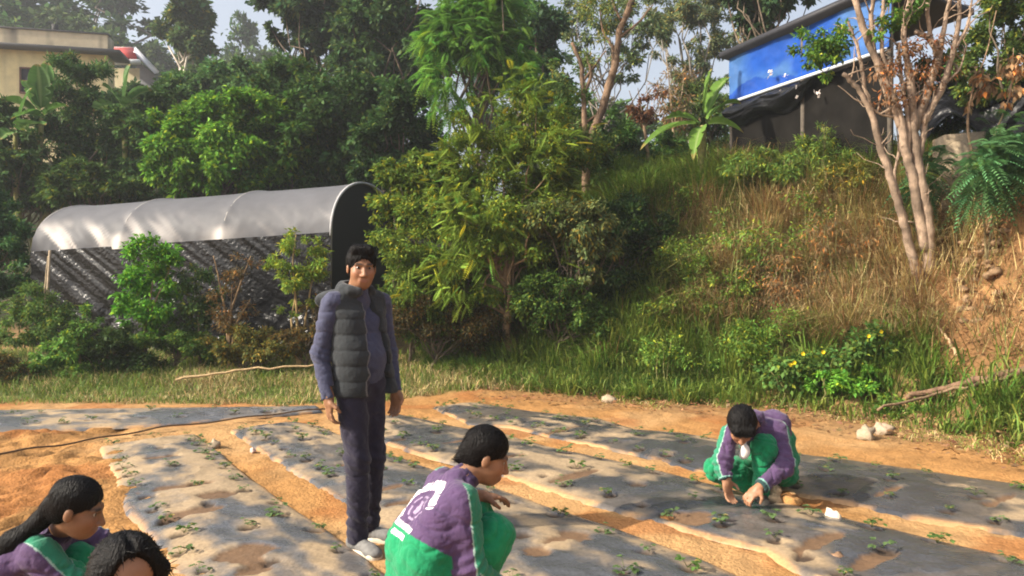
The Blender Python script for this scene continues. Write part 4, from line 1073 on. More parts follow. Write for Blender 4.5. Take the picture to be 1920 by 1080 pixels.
weeds('weed_clump', 'tall green weeds along the edge of the terrace below the shed wall', 'weeds', [(1390, 315, 40, 20), (1480, 310, 60, 24), (1570, 315, 50, 30), (1545, 250, 16, 30)], 2000, .09, .16, (.085, .135, .035), 'broad', .15, 12.3, rc=.5)
weeds('weed_clump', 'leafy green weeds scattered over the middle of the grassy bank', 'weeds', [(1440, 470, 60, 40), (1520, 400, 60, 40), (1600, 500, 50, 40), (1380, 430, 50, 40)], 1500, .06, .3, (.08, .125, .03), 'broad', .2, 11.0, rc=.6)
weeds('weed_clump', 'mixed green weeds low on the bank above the path', 'weeds', [(1400, 640, 70, 35), (1320, 690, 60, 25), (1480, 610, 60, 30), (1240, 650, 60, 30)], 2600, .05, .34, (.085, .14, .03), 'broad', .16, 10.15, rc=.6)
weeds('weed_clump', 'brown withered weeds hanging on the slope left of the base of the pruned tree', 'weeds', [(1560, 450, 60, 60), (1480, 520, 60, 50), (1640, 470, 40, 50)], 2400, .07, .16, (.26, .17, .08), 'broad', .2, 10.6, rc=.6, droop=.9)
# yellow flowers of the creeper
for i, (px, py) in enumerate([(1628, 630), (1652, 622), (1505, 663), (1543, 660), (1482, 684), (1489, 680), (1798, 677)]):
    dd = 9.15; mb = MB(); r = np.random.default_rng(i)
    for k in range(6):
        a = k * 1.047 + r.uniform(0, .3); e = np.array([math.cos(a), -.35, math.sin(a)]); s = np.array([-math.sin(a), 0, math.cos(a)])
        mb.add([[0, 0, 0], e * .018 + s * .010, e * .028, e * .018 - s * .010], [[0, 1, 2, 3]])
    o = mb.build('flower', M['flower']); o.location = [float(v) for v in at(px, py, dd)]
    tag(o, ['small yellow flower, left of a close pair highest on the creeper', 'small yellow flower, highest of all, on the creeper below the pruned tree', 'small yellow flower, second lowest group, left one above the grassy foot of the bank', 'small yellow flower just right of the middle of the creeper, alone', 'lowest yellow flower at the left end of the creeper', 'yellow flower touching the lowest one at the left end of the creeper', 'single yellow flower far right above the fallen pole'][i], 'flower', 'yellow flowers on the bank')

# fallen pole, sticks and rubble on the right bank
def pole(pxs, r0, r1, col, label, name='fallen_pole', cat='pole'):
    pts = np.array([at(*p) if cat == 'far' else (ray_hit(p[0], p[1], .17) if p[0] > 1150 else at(*p)) for p in pxs]); mb = MB()
    t = np.linspace(0, len(pts) - 1, 14); pts = np.stack([np.interp(t, np.arange(len(pts)), pts[:, k]) for k in range(3)], -1)
    pts += np.random.default_rng(2).normal(size=pts.shape) * .01
    b = pts.mean(0); mb.tube(pts - b, np.linspace(r0, r1, 14), 8, col)
    o = mb.build(name, M['bark'], smooth=True); o.location = [float(v) for v in b]
    tag(o, label, cat)
pole([(1700, 745, 8.5), (1800, 722, 8.35), (1940, 690, 8.1)], .028, .05, (.17, .10, .06), 'long brown fallen pole lying on the foot of the bank at the right edge')
pole([(1645, 768, 8.7), (1760, 738, 8.5), (1900, 705, 8.2)], .014, .02, (.2, .13, .075), 'thinner brown stick lying along the lower side of the fallen pole', 'stick', 'stick')
pole([(330, 712, 10.6), (450, 694, 10.7), (600, 684, 10.8)], .02, .012, (.42, .29, .15), 'long pale dry stalk lying on the grass verge left of the standing man', 'stalk', 'stick')
pole([(1205, 490, 11.2), (1215, 530, 11.0), (1228, 578, 10.9)], .018, .025, (.38, .25, .13), 'short pale upright stick on the bank right of the dark hollow', 'stick', 'stick')
pole([(1600, 580, 9.9), (1650, 545, 10.1), (1710, 520, 10.3)], .016, .01, (.42, .28, .15), 'pale dry branch lying on the slope left of the pruned tree', 'stick', 'stick')
pole([(1760, 610, 9.6), (1780, 640, 9.5), (1795, 668, 9.4)], .014, .018, (.4, .27, .15), 'short dry stick leaning on the slope above the fallen pole', 'stick', 'stick')
r = np.random.default_rng(12)
k = 0
for (cx, cy, sx, sy, n) in [(1830, 480, 60, 55, 34), (1810, 580, 50, 40, 16), (1900, 380, 25, 40, 10)]:
    for i in range(n):
        px, py = cx + r.normal() * sx * .6, cy + r.normal() * sy * .6
        if px < 1755: px = 1755 + (1755 - px) * .4
        # march to find where the ray meets the bank
        dd = np.linspace(7, 13, 120); xx = (px - 960) / F * dd; zz = CAM_H - (py - 540) / F * dd
        hit = np.nonzero(terrain(xx, dd) > zz)[0]
        if not len(hit): continue
        dq = dd[hit[0]]
        lab = ['loose tan lump of the rubble pile beside the base of the pruned tree', 'loose tan lump of the smaller rubble patch below the main pile', 'loose orange lump of the crumbling earth at the right edge'][[34, 16, 10].index(n)]
        stone(px, py, r.uniform(.03, .085), np.array([.30, .19, .105]) * r.uniform(.6, 1.2) if n != 10 else (.45, .24, .09), lab, ['rubble beside the pruned tree', 'rubble below the pile', 'crumbling earth lumps'][[34, 16, 10].index(n)], d=dq)

# ------------------------------------------------------------------ grass
def grass(name, label, xs, ys, L, W_, cols, lean, rng, droop=.5, kind='stuff', cat='grass', zoff=0.0):
    n = len(xs); z = terrain(xs, ys) + zoff
    base = np.stack([xs, ys, z - .02], -1)
    a = rng.uniform(0, 2 * np.pi, n); s = np.stack([np.cos(a), np.sin(a), a * 0], -1)
    ld = np.stack([rng.normal(0, .45, n), rng.normal(0, .42, n), np.ones(n)], -1) + lean
    ld = unit(ld); L = L[:, None]; W_ = W_[:, None]
    hd = ld * np.array([1, 1, 0]); 
    p1 = base + ld * L * .55; p2_ = p1 + (ld + hd * droop * 1.5 + np.array([0, 0, -droop * 1.1])) * L * .5
    V = np.stack([base - s * W_ * .5, base + s * W_ * .5, p1 + s * W_ * .4, p1 - s * W_ * .4, p2_], 1).reshape(-1, 3)
    i = np.arange(n)[:, None] * 5
    q = i + np.array([[0, 1, 2, 3]]); t = i + np.array([[3, 2, 4]])
    o = obj(name, make_mesh(name, V, [q, t], M['grass'], np.repeat(cols, 5, 0)))
    return tag(o, label, cat, kind=kind)
def gcol(n, base, rng, sp=.35):
    return np.clip(np.asarray(base) * (1 + rng.uniform(-sp, sp, (n, 1))) * (1 + rng.normal(0, .10, (n, 3)) * [1, .6, .6]), .004, .8)
rng = np.random.default_rng(99)
GREEN, STRAW, LIME, DRYB = np.array([.10, .17, .025]), np.array([.56, .43, .20]), np.array([.20, .25, .045]), np.array([.26, .155, .07])
# bank: sample uniformly, decide by place on the bank
nc = 9600
cx = rng.uniform(-1.5, 10.5, nc); cy = rng.uniform(6.0, 16.5, nc); ct = foot_dist(cx, cy)
k = (ct > -.4) & (ct < 6.0) & (cx / cy < 1.0); cx, cy = cx[k], cy[k]; nc = len(cx)
csz = rng.uniform(.45, 1.35, nc)
n = 390000
ci = rng.integers(0, nc, n); off = rng.normal(0, 1, (n, 2)) * (.07 * csz[ci])[:, None]
xs, ys = cx[ci] + off[:, 0], cy[ci] + off[:, 1]; t = foot_dist(xs, ys)
rad2 = off / (.07 * csz[ci])[:, None] * .24
sz = csz[ci]; cr = _h(ci, ci * 3, ci * 7, 5)
n1 = fbm(p2(xs, ys, .9), 5, 3); n2 = fbm(p2(xs, ys, 2.4), 6, 3)
raw = (xs / ys > .555) & (xs / ys < .80) & (t < 3.6) & (t > .7)                       # crumbling bare earth at right
dens = np.where(raw, .09, .30 + .9 * sstep(.40, .56, n2)) * np.where(t < .1, .65, 1) * np.where((xs / ys > .24) & (t < 1.0), .42, 1)
k = rng.random(len(xs)) < dens
xs, ys, t, n1, n2, rad2, sz, cr = xs[k], ys[k], t[k], n1[k], n2[k], rad2[k], sz[k], cr[k]
rt_ = xs / ys
straw_w = sstep(.10, .28, rt_) * sstep(.7, 1.5, t) * sstep(3.5, 2.6, t) * (1 - .35 * sstep(.30, .20, rt_))
straw_w = np.clip(straw_w * (.60 + .95 * n2) + (n1 - .5) * .9 * (t > .4), 0, .90)
is_s = cr * .8 + rng.random(len(xs)) * .2 < straw_w
mm = len(xs)
cols = np.where(is_s[:, None], np.where((cr < .28)[:, None], DRYB, np.where((cr < .5)[:, None], np.array([.33, .29, .10]), STRAW)), np.where(((cr * 7) % 1 < .45)[:, None], LIME, GREEN)) * np.clip(.5 + n2, .6, 1.3)[:, None]
cols = gcol(mm, cols, rng)
Ls = sz * np.where(is_s, rng.uniform(.28, .95, mm), rng.uniform(.24, .74, mm)) * np.where(t > 2.7, 1.2, 1) * (.6 + .8 * n2) * np.where(t < .25, .55, 1)
lean = np.stack([np.where(is_s, -.12, -.05) + rad2[:, 0], np.where(is_s, -.32, -.22) + rad2[:, 1], np.where(is_s, .30, .45)], -1)
g_ = is_s
grass('dry_grass', 'dry straw coloured grass hanging over the sunlit bank on the right', xs[g_], ys[g_], Ls[g_], rng.uniform(.006, .012, g_.sum()), cols[g_], lean[g_], rng, .9)
g_ = ~is_s
grass('bank_grass', 'green grass covering the bank between the large feathery bush and the pruned tree', xs[g_], ys[g_], Ls[g_], rng.uniform(.009, .022, g_.sum()), cols[g_], lean[g_], rng, .7)
# verge at left and centre
n = 70000
xs = rng.uniform(-9.5, 1.8, n); ys = rng.uniform(9.1, 13.2, n)
e = 9.4 + (fbm(p2(xs, ys, .9), 21, 3) - .5) * 1.0 + 1.05 * sstep(-2.4, -.2, xs)
t = foot_dist(xs, ys)
n2 = fbm(p2(xs, ys, 2.4), 66, 3)
k = (ys > e) & (t < .3) & (rng.random(n) < .35 + 1.0 * (n2 > .45)) & (np.abs(xs / ys) < .72)
xs, ys, n2 = xs[k], ys[k], n2[k]; mm = len(xs)
dry = rng.random(mm) < np.clip(.15 + (n2 - .5) * 1.4 + .25 * (xs > -5), .03, .8)
cols = gcol(mm, np.where(dry[:, None], STRAW * .8, np.where(rng.random((mm, 1)) < .5, GREEN, LIME)), rng)
far_k = sstep(9.6, 11.5, ys)
grass('verge_grass', 'short green and yellowish grass on the verge behind the beds', xs, ys, rng.uniform(.05, .15, mm) * (1 + 1.6 * far_k), rng.uniform(.006, .012, mm), cols, np.zeros((mm, 3)), rng, .6)
# grass patches at the dirt path on the right
n = 16000
xs = rng.uniform(1.0, 6.0, n); ys = rng.uniform(6.2, 10.4, n); t = foot_dist(xs, ys); n2 = fbm(p2(xs, ys, 1.8), 67, 3)
k = (t > -1.1) & (t < .1) & (rng.random(n) < sstep(.42, .62, n2 + (t + .6) * .25)) & (xs / ys > .12)
xs, ys = xs[k], ys[k]; mm = len(xs)
grass('path_grass', 'thin patchy grass and weeds along the dirt path at the foot of the right bank', xs, ys, rng.uniform(.03, .12, mm), rng.uniform(.005, .010, mm), gcol(mm, np.where(rng.random((mm, 1)) < .4, STRAW, LIME), rng), np.zeros((mm, 3)), rng, .6)
# taller green tufts at the foot of the bank, centre
n = 16000
cx = rng.uniform(-.8, 3.0, 90); cy = np.interp(cx, FOOT[:, 0], FOOT[:, 1]) + rng.uniform(-.15, 1.1, 90)
i = rng.integers(0, 90, n); xs = cx[i] + rng.normal(0, .14, n); ys = cy[i] + rng.normal(0, .12, n)
grass('tall_grass', 'tall lush green grass tufts at the foot of the bank in the centre', xs, ys, rng.uniform(.18, .5, n), rng.uniform(.007, .014, n), gcol(n, np.where(rng.random((n, 1)) < .5, np.array([.075, .155, .025]), LIME), rng), np.zeros((n, 3)), rng, .8)
# fallen leaves on the path
n = 11000
xs = rng.uniform(-.5, 8, n); ys = rng.uniform(6, 11.5, n); t = foot_dist(xs, ys); k = ((t > -1.5) & (t < 1.6) & (rng.random(n) < np.exp(-np.abs(t - .1) * .9))) | ((xs / ys > .55) & (t > 0) & (t < 4)); xs, ys = xs[k], ys[k]; n = len(xs)
Pb = np.stack([xs, ys, terrain(xs, ys) + .03], -1)
V, q = leaf_quads(Pb, np.stack([rng.normal(size=n), rng.normal(size=n), rng.uniform(-.1, .4, n)], -1), unit(rng.normal(size=(n, 3)) * .4 + [0, 0, 1]), rng.uniform(.03, .09, n), rng.uniform(.02, .045, n))
o = obj('leaf_litter', make_mesh('leaf_litter', V, [q], M['leaf'], np.repeat(gcol(n, np.array([.26, .15, .075]), rng, .5), 4, 0)))
tag(o, 'brown fallen leaves scattered on the dirt at the foot of the bank', 'leaf litter', kind='stuff')
# ------------------------------------------------------------------ people: bodies and clothes modelled as blended volumes, meshed into one surface
class Clay:
    def __init__(s, lo, hi, res):
        s.lo = np.asarray(lo, float); s.res = res
        s.n = np.ceil((np.asarray(hi, float) - s.lo) / res).astype(int) + 1
        s.F = np.full(s.n, .25, dtype=np.float32)
    def _win(s, lo, hi):
        a = np.clip(np.floor((lo - s.lo) / s.res).astype(int), 0, s.n); b = np.clip(np.ceil((hi - s.lo) / s.res).astype(int) + 1, 0, s.n)
        sl = tuple(slice(i, j) for i, j in zip(a, b))
        g = [s.lo[k] + np.arange(a[k], b[k]) * s.res for k in range(3)]
        P = np.stack(np.meshgrid(*g, indexing='ij'), -1)
        return sl, P
    def _comb(s, sl, d, k, op):
        f = s.F[sl]
        if op == 'add':
            h = np.maximum(k - np.abs(f - d), 0) / k; r = np.minimum(f, d) - h * h * k * .25
        else:
            d = -d; h = np.maximum(k - np.abs(f - d), 0) / k; r = np.maximum(f, d) + h * h * k * .25
        s.F[sl] = r
    def cone(s, a, b, ra, rb, k=.02, op='add'):
        a, b = np.asarray(a, float), np.asarray(b, float); m = max(ra, rb) + k + .02
        sl, P = s._win(np.minimum(a, b) - m, np.maximum(a, b) + m)
        if 0 in P.shape: return s
        ba = b - a; h = np.clip(((P - a) @ ba) / (ba @ ba + 1e-9), 0, 1)
        d = np.linalg.norm(P - a - h[..., None] * ba, axis=-1) - (ra + (rb - ra) * h)
        s._comb(sl, d, k, op); return s
    def chain(s, pts, rad, k=.02):
        for i in range(len(pts) - 1): s.cone(pts[i], pts[i + 1], rad[i], rad[i + 1], k)
        return s
    def ell(s, c, R, r, k=.02, op='add'):
        c = np.asarray(c, float); R = np.asarray(R, float); r = np.asarray(r, float); m = r.max() + k + .02
        sl, P = s._win(c - m, c + m)
        if 0 in P.shape: return s
        q = (P - c) @ R.T
        k0 = np.linalg.norm(q / r, axis=-1); k1 = np.linalg.norm(q / r ** 2, axis=-1) + 1e-9
        s._comb(sl, k0 * (k0 - 1) / k1, k, op); return s
    def cut(s, p, nrm, lo, hi):
        """remove what lies on the side of the plane that nrm points to, inside the box"""
        sl, P = s._win(np.asarray(lo, float), np.asarray(hi, float))
        s.F[sl] = np.maximum(s.F[sl], (P - np.asarray(p)) @ unit(nrm))
        return s
    def cutball(s, p, nrm, rad):
        p = np.asarray(p, float); sl, P = s._win(p - rad, p + rad)
        d = (P - p) @ unit(nrm); ins = np.linalg.norm(P - p, axis=-1) < rad
        s.F[sl] = np.where(ins, np.maximum(s.F[sl], d), s.F[sl]); return s
    def mesh(s):
        F = s.F; sg = F < 0
        c = [sg[i:F.shape[0] - 1 + i, j:F.shape[1] - 1 + j, k:F.shape[2] - 1 + k] for i in (0, 1) for j in (0, 1) for k in (0, 1)]
        cnt = sum(x.astype(np.int8) for x in c)
        act = (cnt > 0) & (cnt < 8)
        I = np.argwhere(act)
        idx = np.full(act.shape, -1, dtype=np.int64); idx[tuple(I.T)] = np.arange(len(I))
        off = np.array([(i, j, k) for i in (0, 1) for j in (0, 1) for k in (0, 1)])
        val = np.stack([F[tuple((I + o).T)] for o in off], 1)
        acc = np.zeros((len(I), 3)); w = np.zeros(len(I))
        for a in range(8):
            for b in range(a + 1, 8):
                if np.abs(off[a] - off[b]).sum() != 1: continue
                va, vb = val[:, a], val[:, b]; m = (va < 0) != (vb < 0)
                t = np.where(m, va / np.where(m, va - vb, 1), 0)
                acc += np.where(m[:, None], off[a] + t[:, None] * (off[b] - off[a]), 0); w += m
        V = (I + acc / w[:, None]) * s.res + s.lo
        Q = []
        for ax in range(3):
            sh = [slice(None)] * 3; s2 = [slice(None)] * 3
            sh[ax] = slice(0, -1); s2[ax] = slice(1, None)
            e = sg[tuple(sh)] != sg[tuple(s2)]
            E_ = np.argwhere(e)
            u, v = (ax + 1) % 3, (ax + 2) % 3
            ok = (E_[:, u] > 0) & (E_[:, v] > 0) & (E_[:, u] < F.shape[u] - 1) & (E_[:, v] < F.shape[v] - 1); E_ = E_[ok]
            du = np.zeros(3, int); du[u] = 1; dv = np.zeros(3, int); dv[v] = 1
            q = np.stack([idx[tuple((E_ - du - dv).T)], idx[tuple((E_ - dv).T)], idx[tuple(E_.T)], idx[tuple((E_ - du).T)]], 1)
            fl = ~sg[tuple(E_.T)]
            q[fl] = q[fl][:, ::-1]
            Q.append(q)
        return V, np.vstack(Q)

def vnormals(V, Q):
    n = np.cross(V[Q[:, 2]] - V[Q[:, 0]], V[Q[:, 3]] - V[Q[:, 1]])
    N = np.zeros_like(V)
    for k in range(4):
        for a in range(3): N[:, a] += np.bincount(Q[:, k], n[:, a], len(V))
    return unit(N)

def segd(P, a, b):
    a, b = np.asarray(a), np.asarray(b); ba = b - a
    h = np.clip(((P - a) @ ba) / (ba @ ba + 1e-9), 0, 1)
    return np.linalg.norm(P - a - h[:, None] * ba, axis=1), h

SKIN = np.array([.255, .128, .07])
def head_clay(cl, c, R):
    Fv, Lv, U = R
    cl.ell(c + U * .042 - Fv * .012, R, (.093, .075, .078), .02)
    cl.ell(c + Fv * .032 - U * .035, R, (.060, .064, .076), .03)
    cl.ell(c + Fv * .052 - U * .088, R, (.036, .038, .026), .035)
    for s in (-1, 1):
        cl.ell(c + Fv * .062 + Lv * s * .036 - U * .030, R, (.024, .022, .026), .03)
        cl.ell(c - Fv * .004 + Lv * s * .076 - U * .008, R, (.018, .008, .030), .008)
        cl.ell(c + Fv * .102 + Lv * s * .031 + U * .002, R, (.018, .017, .011), .014, 'sub')
        cl.cone(c + Fv * .088 + Lv * s * .013 + U * .020, c + Fv * .078 + Lv * s * .047 + U * .021, .009, .007, .014)
        cl.ell(c + Fv * .098 + Lv * s * .013 - U * .042, R, (.011, .010, .008), .008)
    cl.cone(c + Fv * .088 + U * .008, c + Fv * .112 - U * .038, .008, .0125, .012)
    cl.cone(c + Fv * .090 + Lv * .020 - U * .066, c + Fv * .090 - Lv * .020 - U * .066, .007, .007, .012)
    cl.cone(c + Fv * .088 + Lv * .015 - U * .077, c + Fv * .088 - Lv * .015 - U * .077, .0085, .0085, .012)

def hand_clay(cl, w, d, pn, side, curl=.6, sc=1.0):
    """w wrist, d direction of the fingers, pn palm normal (fingers curl to it), side = direction of the thumb"""
    d = unit(d); pn = unit(pn - d * (np.dot(pn, d))); sd = np.cross(d, pn); sd = sd if np.dot(sd, side) > 0 else -sd
    R = np.array([d, sd, pn])
    cl.ell(w + d * .048 * sc, R, (.052 * sc, .042 * sc, .017 * sc), .015)
    cl.cone(w - d * .02, w + d * .02, .026 * sc, .026 * sc, .02)
    for off, L in ((.030, .070), (.010, .078), (-.010, .073), (-.029, .058)):
        p = w + d * .088 * sc + sd * off * sc
        a = curl * .5
        for sgm, r0, r1 in ((.45, .0095, .0088), (.30, .0088, .0080), (.25, .0080, .0066)):
            v = d * math.cos(a) + pn * math.sin(a) + sd * off * .6
            q = p + unit(v) * L * sgm * sc
            cl.cone(p, q, r0 * sc, r1 * sc, .005); p = q; a += curl * .8
    p = w + d * .022 * sc + sd * .034 * sc
    v1 = unit(d * .6 + sd * .7 + pn * .45); q = p + v1 * .040 * sc; cl.cone(p, q, .014 * sc, .0105 * sc, .014)
    v2 = unit(d * .85 + sd * .12 + pn * (.4 + .3 * curl)); cl.cone(q, q + v2 * .032 * sc, .0105 * sc, .008 * sc, .006)

def frame(fwd, up):
    Fv = unit(fwd); L = unit(np.cross(up, Fv)); return np.array([Fv, L, np.cross(Fv, L)])

def finish(name, cl, mat_, parent, O, colf, fold=None, iters=1, comb=None):
    V, Q = cl.mesh()
    for _ in range(iters):                                            # light smoothing
        A = np.zeros_like(V); cnt = np.zeros(len(V))
        for k in range(4):
            for kk in (1, 3):
                j = Q[:, (k + kk) % 4]
                for a in range(3): A[:, a] += np.bincount(Q[:, k], V[j, a], len(V))
                cnt += np.bincount(Q[:, k], minlength=len(V))
        V = V * .5 + A / np.maximum(cnt, 1)[:, None] * .5
    C = colf(V)
    if fold is not None:
        V = V + vnormals(V, Q) * fold(V)[:, None]
    fs = [Q]
    if comb is not None:                                              # loose strands lying on the hair
        rg = np.random.default_rng(len(V)); N = vnormals(V, Q); n = 2600
        i = rg.integers(0, len(V), n); p = V[i] + N[i] * .0008; nn = N[i]
        t = comb(V[i]); t = unit(t - nn * np.sum(t * nn, 1, keepdims=True) + rg.normal(0, .12, (n, 3)))
        L = rg.uniform(.018, .05, n)[:, None]; s_ = np.cross(t, nn) * rg.uniform(.0007, .0016, n)[:, None]
        rows = []
        for k, a in enumerate((0, .33, .66, 1.0)):
            c_ = p + t * L * a + nn * (rg.uniform(.0003, .0018, (n, 1)) * math.sin(a * 2.2) - .010 * a * a * L / .05)
            w = (1, .9, .7, .15)[k]; rows += [c_ - s_ * w, c_ + s_ * w]
        G = np.stack(rows, 1); b = len(V) + np.arange(n)[:, None] * 8
        q = np.concatenate([b + np.array([[2 * k, 2 * k + 1, 2 * k + 3, 2 * k + 2]]) for k in range(3)])
        V = np.vstack([V, G.reshape(-1, 3)]); fs = [np.vstack([Q, q])]
        C = np.vstack([C, np.repeat(BLK * rg.uniform(.4, 4.5, (n, 1)), 8, 0)])
    me = make_mesh(name, V - O, fs, mat_, C, True)
    return obj(name, me, parent)

def crease(V, sc, seed, amp, w=(1, 1, 1)):
    V = V * np.asarray(w); q = V + (fbm(V * 6, seed + 3, 2) - .5)[:, None] * .16
    n_ = vnoise(q * sc, seed); r = 1 - np.abs(2 * n_ - 1)
    n2 = vnoise(q * sc * 2.3, seed + 1); r2 = 1 - np.abs(2 * n2 - 1)
    return -(np.clip(r - .72, 0, 1) / .28) ** 1.5 * amp - (np.clip(r2 - .75, 0, 1) / .25) ** 1.5 * amp * .45

def person(label, O, J, hand_spec, clothes, hair, group=None, res=.005, headR=None, skin=SKIN, head_sc=1.0):
    """J: joints in world coordinates"""
    O = np.asarray(O, float)
    root = thing('person', label, 'person', O, group)
    pts = np.array(list(J.values())); lo = pts.min(0) - .26; hi = pts.max(0) + .26
    lo[2] = max(lo[2], -.12)
    cl = Clay(lo, hi, res)
    lat = unit(J['hip_l'] - J['hip_r'])
    ls = unit(J['sh_l'] - J['sh_r'])
    mid = (J['pelvis'] + J['chest']) / 2
    for s in (-1, 1):
        cl.chain([J['pelvis'] + lat * s * .045, mid + lat * s * .035, J['chest'] + ls * s * .045], [.080, .070, .078], .04)
    cl.cone(J['sh_l'] * .85 + J['sh_r'] * .15, J['sh_r'] * .85 + J['sh_l'] * .15, .044, .044, .04)
    c = J['head']
    cl.cone(J['neck'], c - headR[2] * .05 - headR[0] * .015, .058, .052, .03)
    for s in 'lr':
        cl.chain([J['sh_' + s], J['el_' + s], J['wr_' + s]], [.046, .037, .026], .025)
        cl.chain([J['hip_' + s], J['kn_' + s], J['an_' + s]], [.075, .052, .036], .03)
        cl.cone(J['an_' + s] - [0, 0, .045], J['toe_' + s] * .7 + J['an_' + s] * .3 - [0, 0, .012], .026, .020, .015)
        if s in hand_spec:
            h = hand_spec[s]; hand_clay(cl, J['wr_' + s], np.asarray(h[0], float), np.asarray(h[1], float), np.asarray(h[2], float), h[3])
    head_clay(cl, c, headR)
    Fv, Lv, U = headR
    def bodycol(V):
        C = np.ones((len(V), 3)) * skin
        C *= (.92 + .16 * fbm(V * 22, 3, 3))[:, None]
        q = (V - c) @ headR.T
        lip = np.exp(-(((q[:, 2] + .0715) / .009) ** 2 + (q[:, 1] / .024) ** 2)) * (q[:, 0] > .07)
        C = C + (np.array([.24, .085, .06]) - C) * np.clip(lip, 0, 1)[:, None] * .8
        for s in (-1, 1):
            br = np.exp(-(((q[:, 2] - .024 + .25 * (np.abs(q[:, 1]) - .03) ** 2 * 8) / .0055) ** 2 + ((q[:, 1] - s * .031) / .019) ** 4)) * (q[:, 0] > .05)
            C = C + (np.array([.02, .013, .01]) - C) * np.clip(br * 1.3, 0, 1)[:, None]
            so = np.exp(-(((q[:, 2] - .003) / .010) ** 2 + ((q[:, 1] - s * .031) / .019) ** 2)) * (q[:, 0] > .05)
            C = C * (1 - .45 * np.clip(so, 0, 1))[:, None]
        ck = np.exp(-((q[:, 2] + .03) ** 2 + (np.abs(q[:, 1]) - .04) ** 2) / .0007) * (q[:, 0] > .03)
        C = C * (1 + ck[:, None] * np.array([.16, .02, .0]))
        return C
    finish('body', cl, M['skin'], root, O, bodycol)
    for s in (-1, 1):                                                 # eyes
        e = c + Fv * .0745 + Lv * s * .031 + U * .003
        th, ph = np.meshgrid(np.linspace(0, 2 * np.pi, 17), np.linspace(0, np.pi, 12), indexing='ij')
        D = np.stack([np.cos(ph), np.sin(ph) * np.cos(th), np.sin(ph) * np.sin(th)], -1)
        Pn = e + (D @ headR) * .0115
        cc = np.where((D[..., 0] > .70)[..., None], np.array([.02, .012, .008]), np.array([.38, .33, .29]))
        mb = MB(); mb.grid(Pn, cc); mb.build('eye', M['eye'], root, O, True)
    clothes(root, O, J, lo, hi, res)
    hair(root, O, J, headR)
    return root

def local(O, yaw_f):
    f = np.array([yaw_f[0], yaw_f[1], 0.]); f /= np.linalg.norm(f); l = np.array([-f[1], f[0], 0.])
    return lambda a, b, z: np.array([O[0], O[1], 0.]) + f * a + l * b + np.array([0, 0, z]), f, l

BLK = np.array([.0035, .003, .003])
def haircol(V):
    return BLK * (.6 + 1.0 * fbm(V * np.array([60, 60, 14]), 3, 2))[:, None]
def hair_cap(cl, c, R, th=.012, face=(.072, .072, .088), fo=(.100, -.045), nape=-.07, k=.012):
    Fv, Lv, U = R
    cl.ell(c + U * .046 - Fv * .014, R, (.094 + th, .076 + th, .078 + th * 1.3), .02)
    cl.ell(c - U * .005 - Fv * .040, R, (.062 + th * .6, .068 + th * .6, .075), .03)
    cl.ell(c + Fv * fo[0] + U * fo[1], R, face, k, 'sub')
    cl.cutball(c + U * nape, -U, .3)
def hair_box(c, e=.2): return Clay(c - e, c + e, .0036)
def strand(R, amp=.0022, seed=0):
    def f(V):
        q = V @ R.T
        return (fbm(np.stack([q[:, 0] * 12, q[:, 1] * 150, q[:, 2] * 14], -1), 7 + seed, 2) - .5) * 1.3 * amp
    return f

# ---------- shoes
def shoe(root, O, an, toe, upc, solec, name='shoe'):
    an = np.asarray(an, float); toe = np.asarray(toe, float)
    d = toe - an; d[2] = 0; d = unit(d); s = np.array([-d[1], d[0], 0]); R = np.array([d, s, [0, 0, 1.0]])
    g = np.array([an[0], an[1], min(an[2], toe[2]) - .055])
    cl = Clay(g - [.3, .3, .1], g + [.3, .3, .28], .005)
    cl.cone(g - d * .045 + [0, 0, .055], g + d * .12 + [0, 0, .045], .043, .040, .02)
    cl.ell(g + d * .155 + [0, 0, .04], R, (.062, .044, .034), .03)
    cl.cone(g + [0, 0, .07], g + [0, 0, .115], .043, .040, .02)
    cl.cut(g + [0, 0, .118], [0, 0, 1], g - .3, g + .3)
    cl.cut(g + [0, 0, .016], [0, 0, -1], g - .3, g + .3)
    up = finish(name, cl, M['shoe'], root, O, lambda V: np.ones((len(V), 3)) * np.asarray(upc) * (.8 + .4 * fbm(V * 60, 3, 2))[:, None], lambda V: (fbm(V * 45, 8, 2) - .5) * .005)
    cl = Clay(g - [.3, .3, .1], g + [.3, .3, .2], .005)
    cl.cone(g - d * .045 + [0, 0, .02], g + d * .05 + [0, 0, .018], .050, .045, .02)
    cl.cone(g + d * .05 + [0, 0, .018], g + d * .165 + [0, 0, .022], .045, .046, .02)
    cl.cut(g + [0, 0, .030], [-.12 * d[0], -.12 * d[1], 1], g - .3, g + .3)
    cl.cut(g + [0, 0, .0], [0, 0, -1], g - .3, g + .3)
    obj_ = finish('sole', cl, M['shoe'], up, O, lambda V: np.ones((len(V), 3)) * np.asarray(solec))
    return up

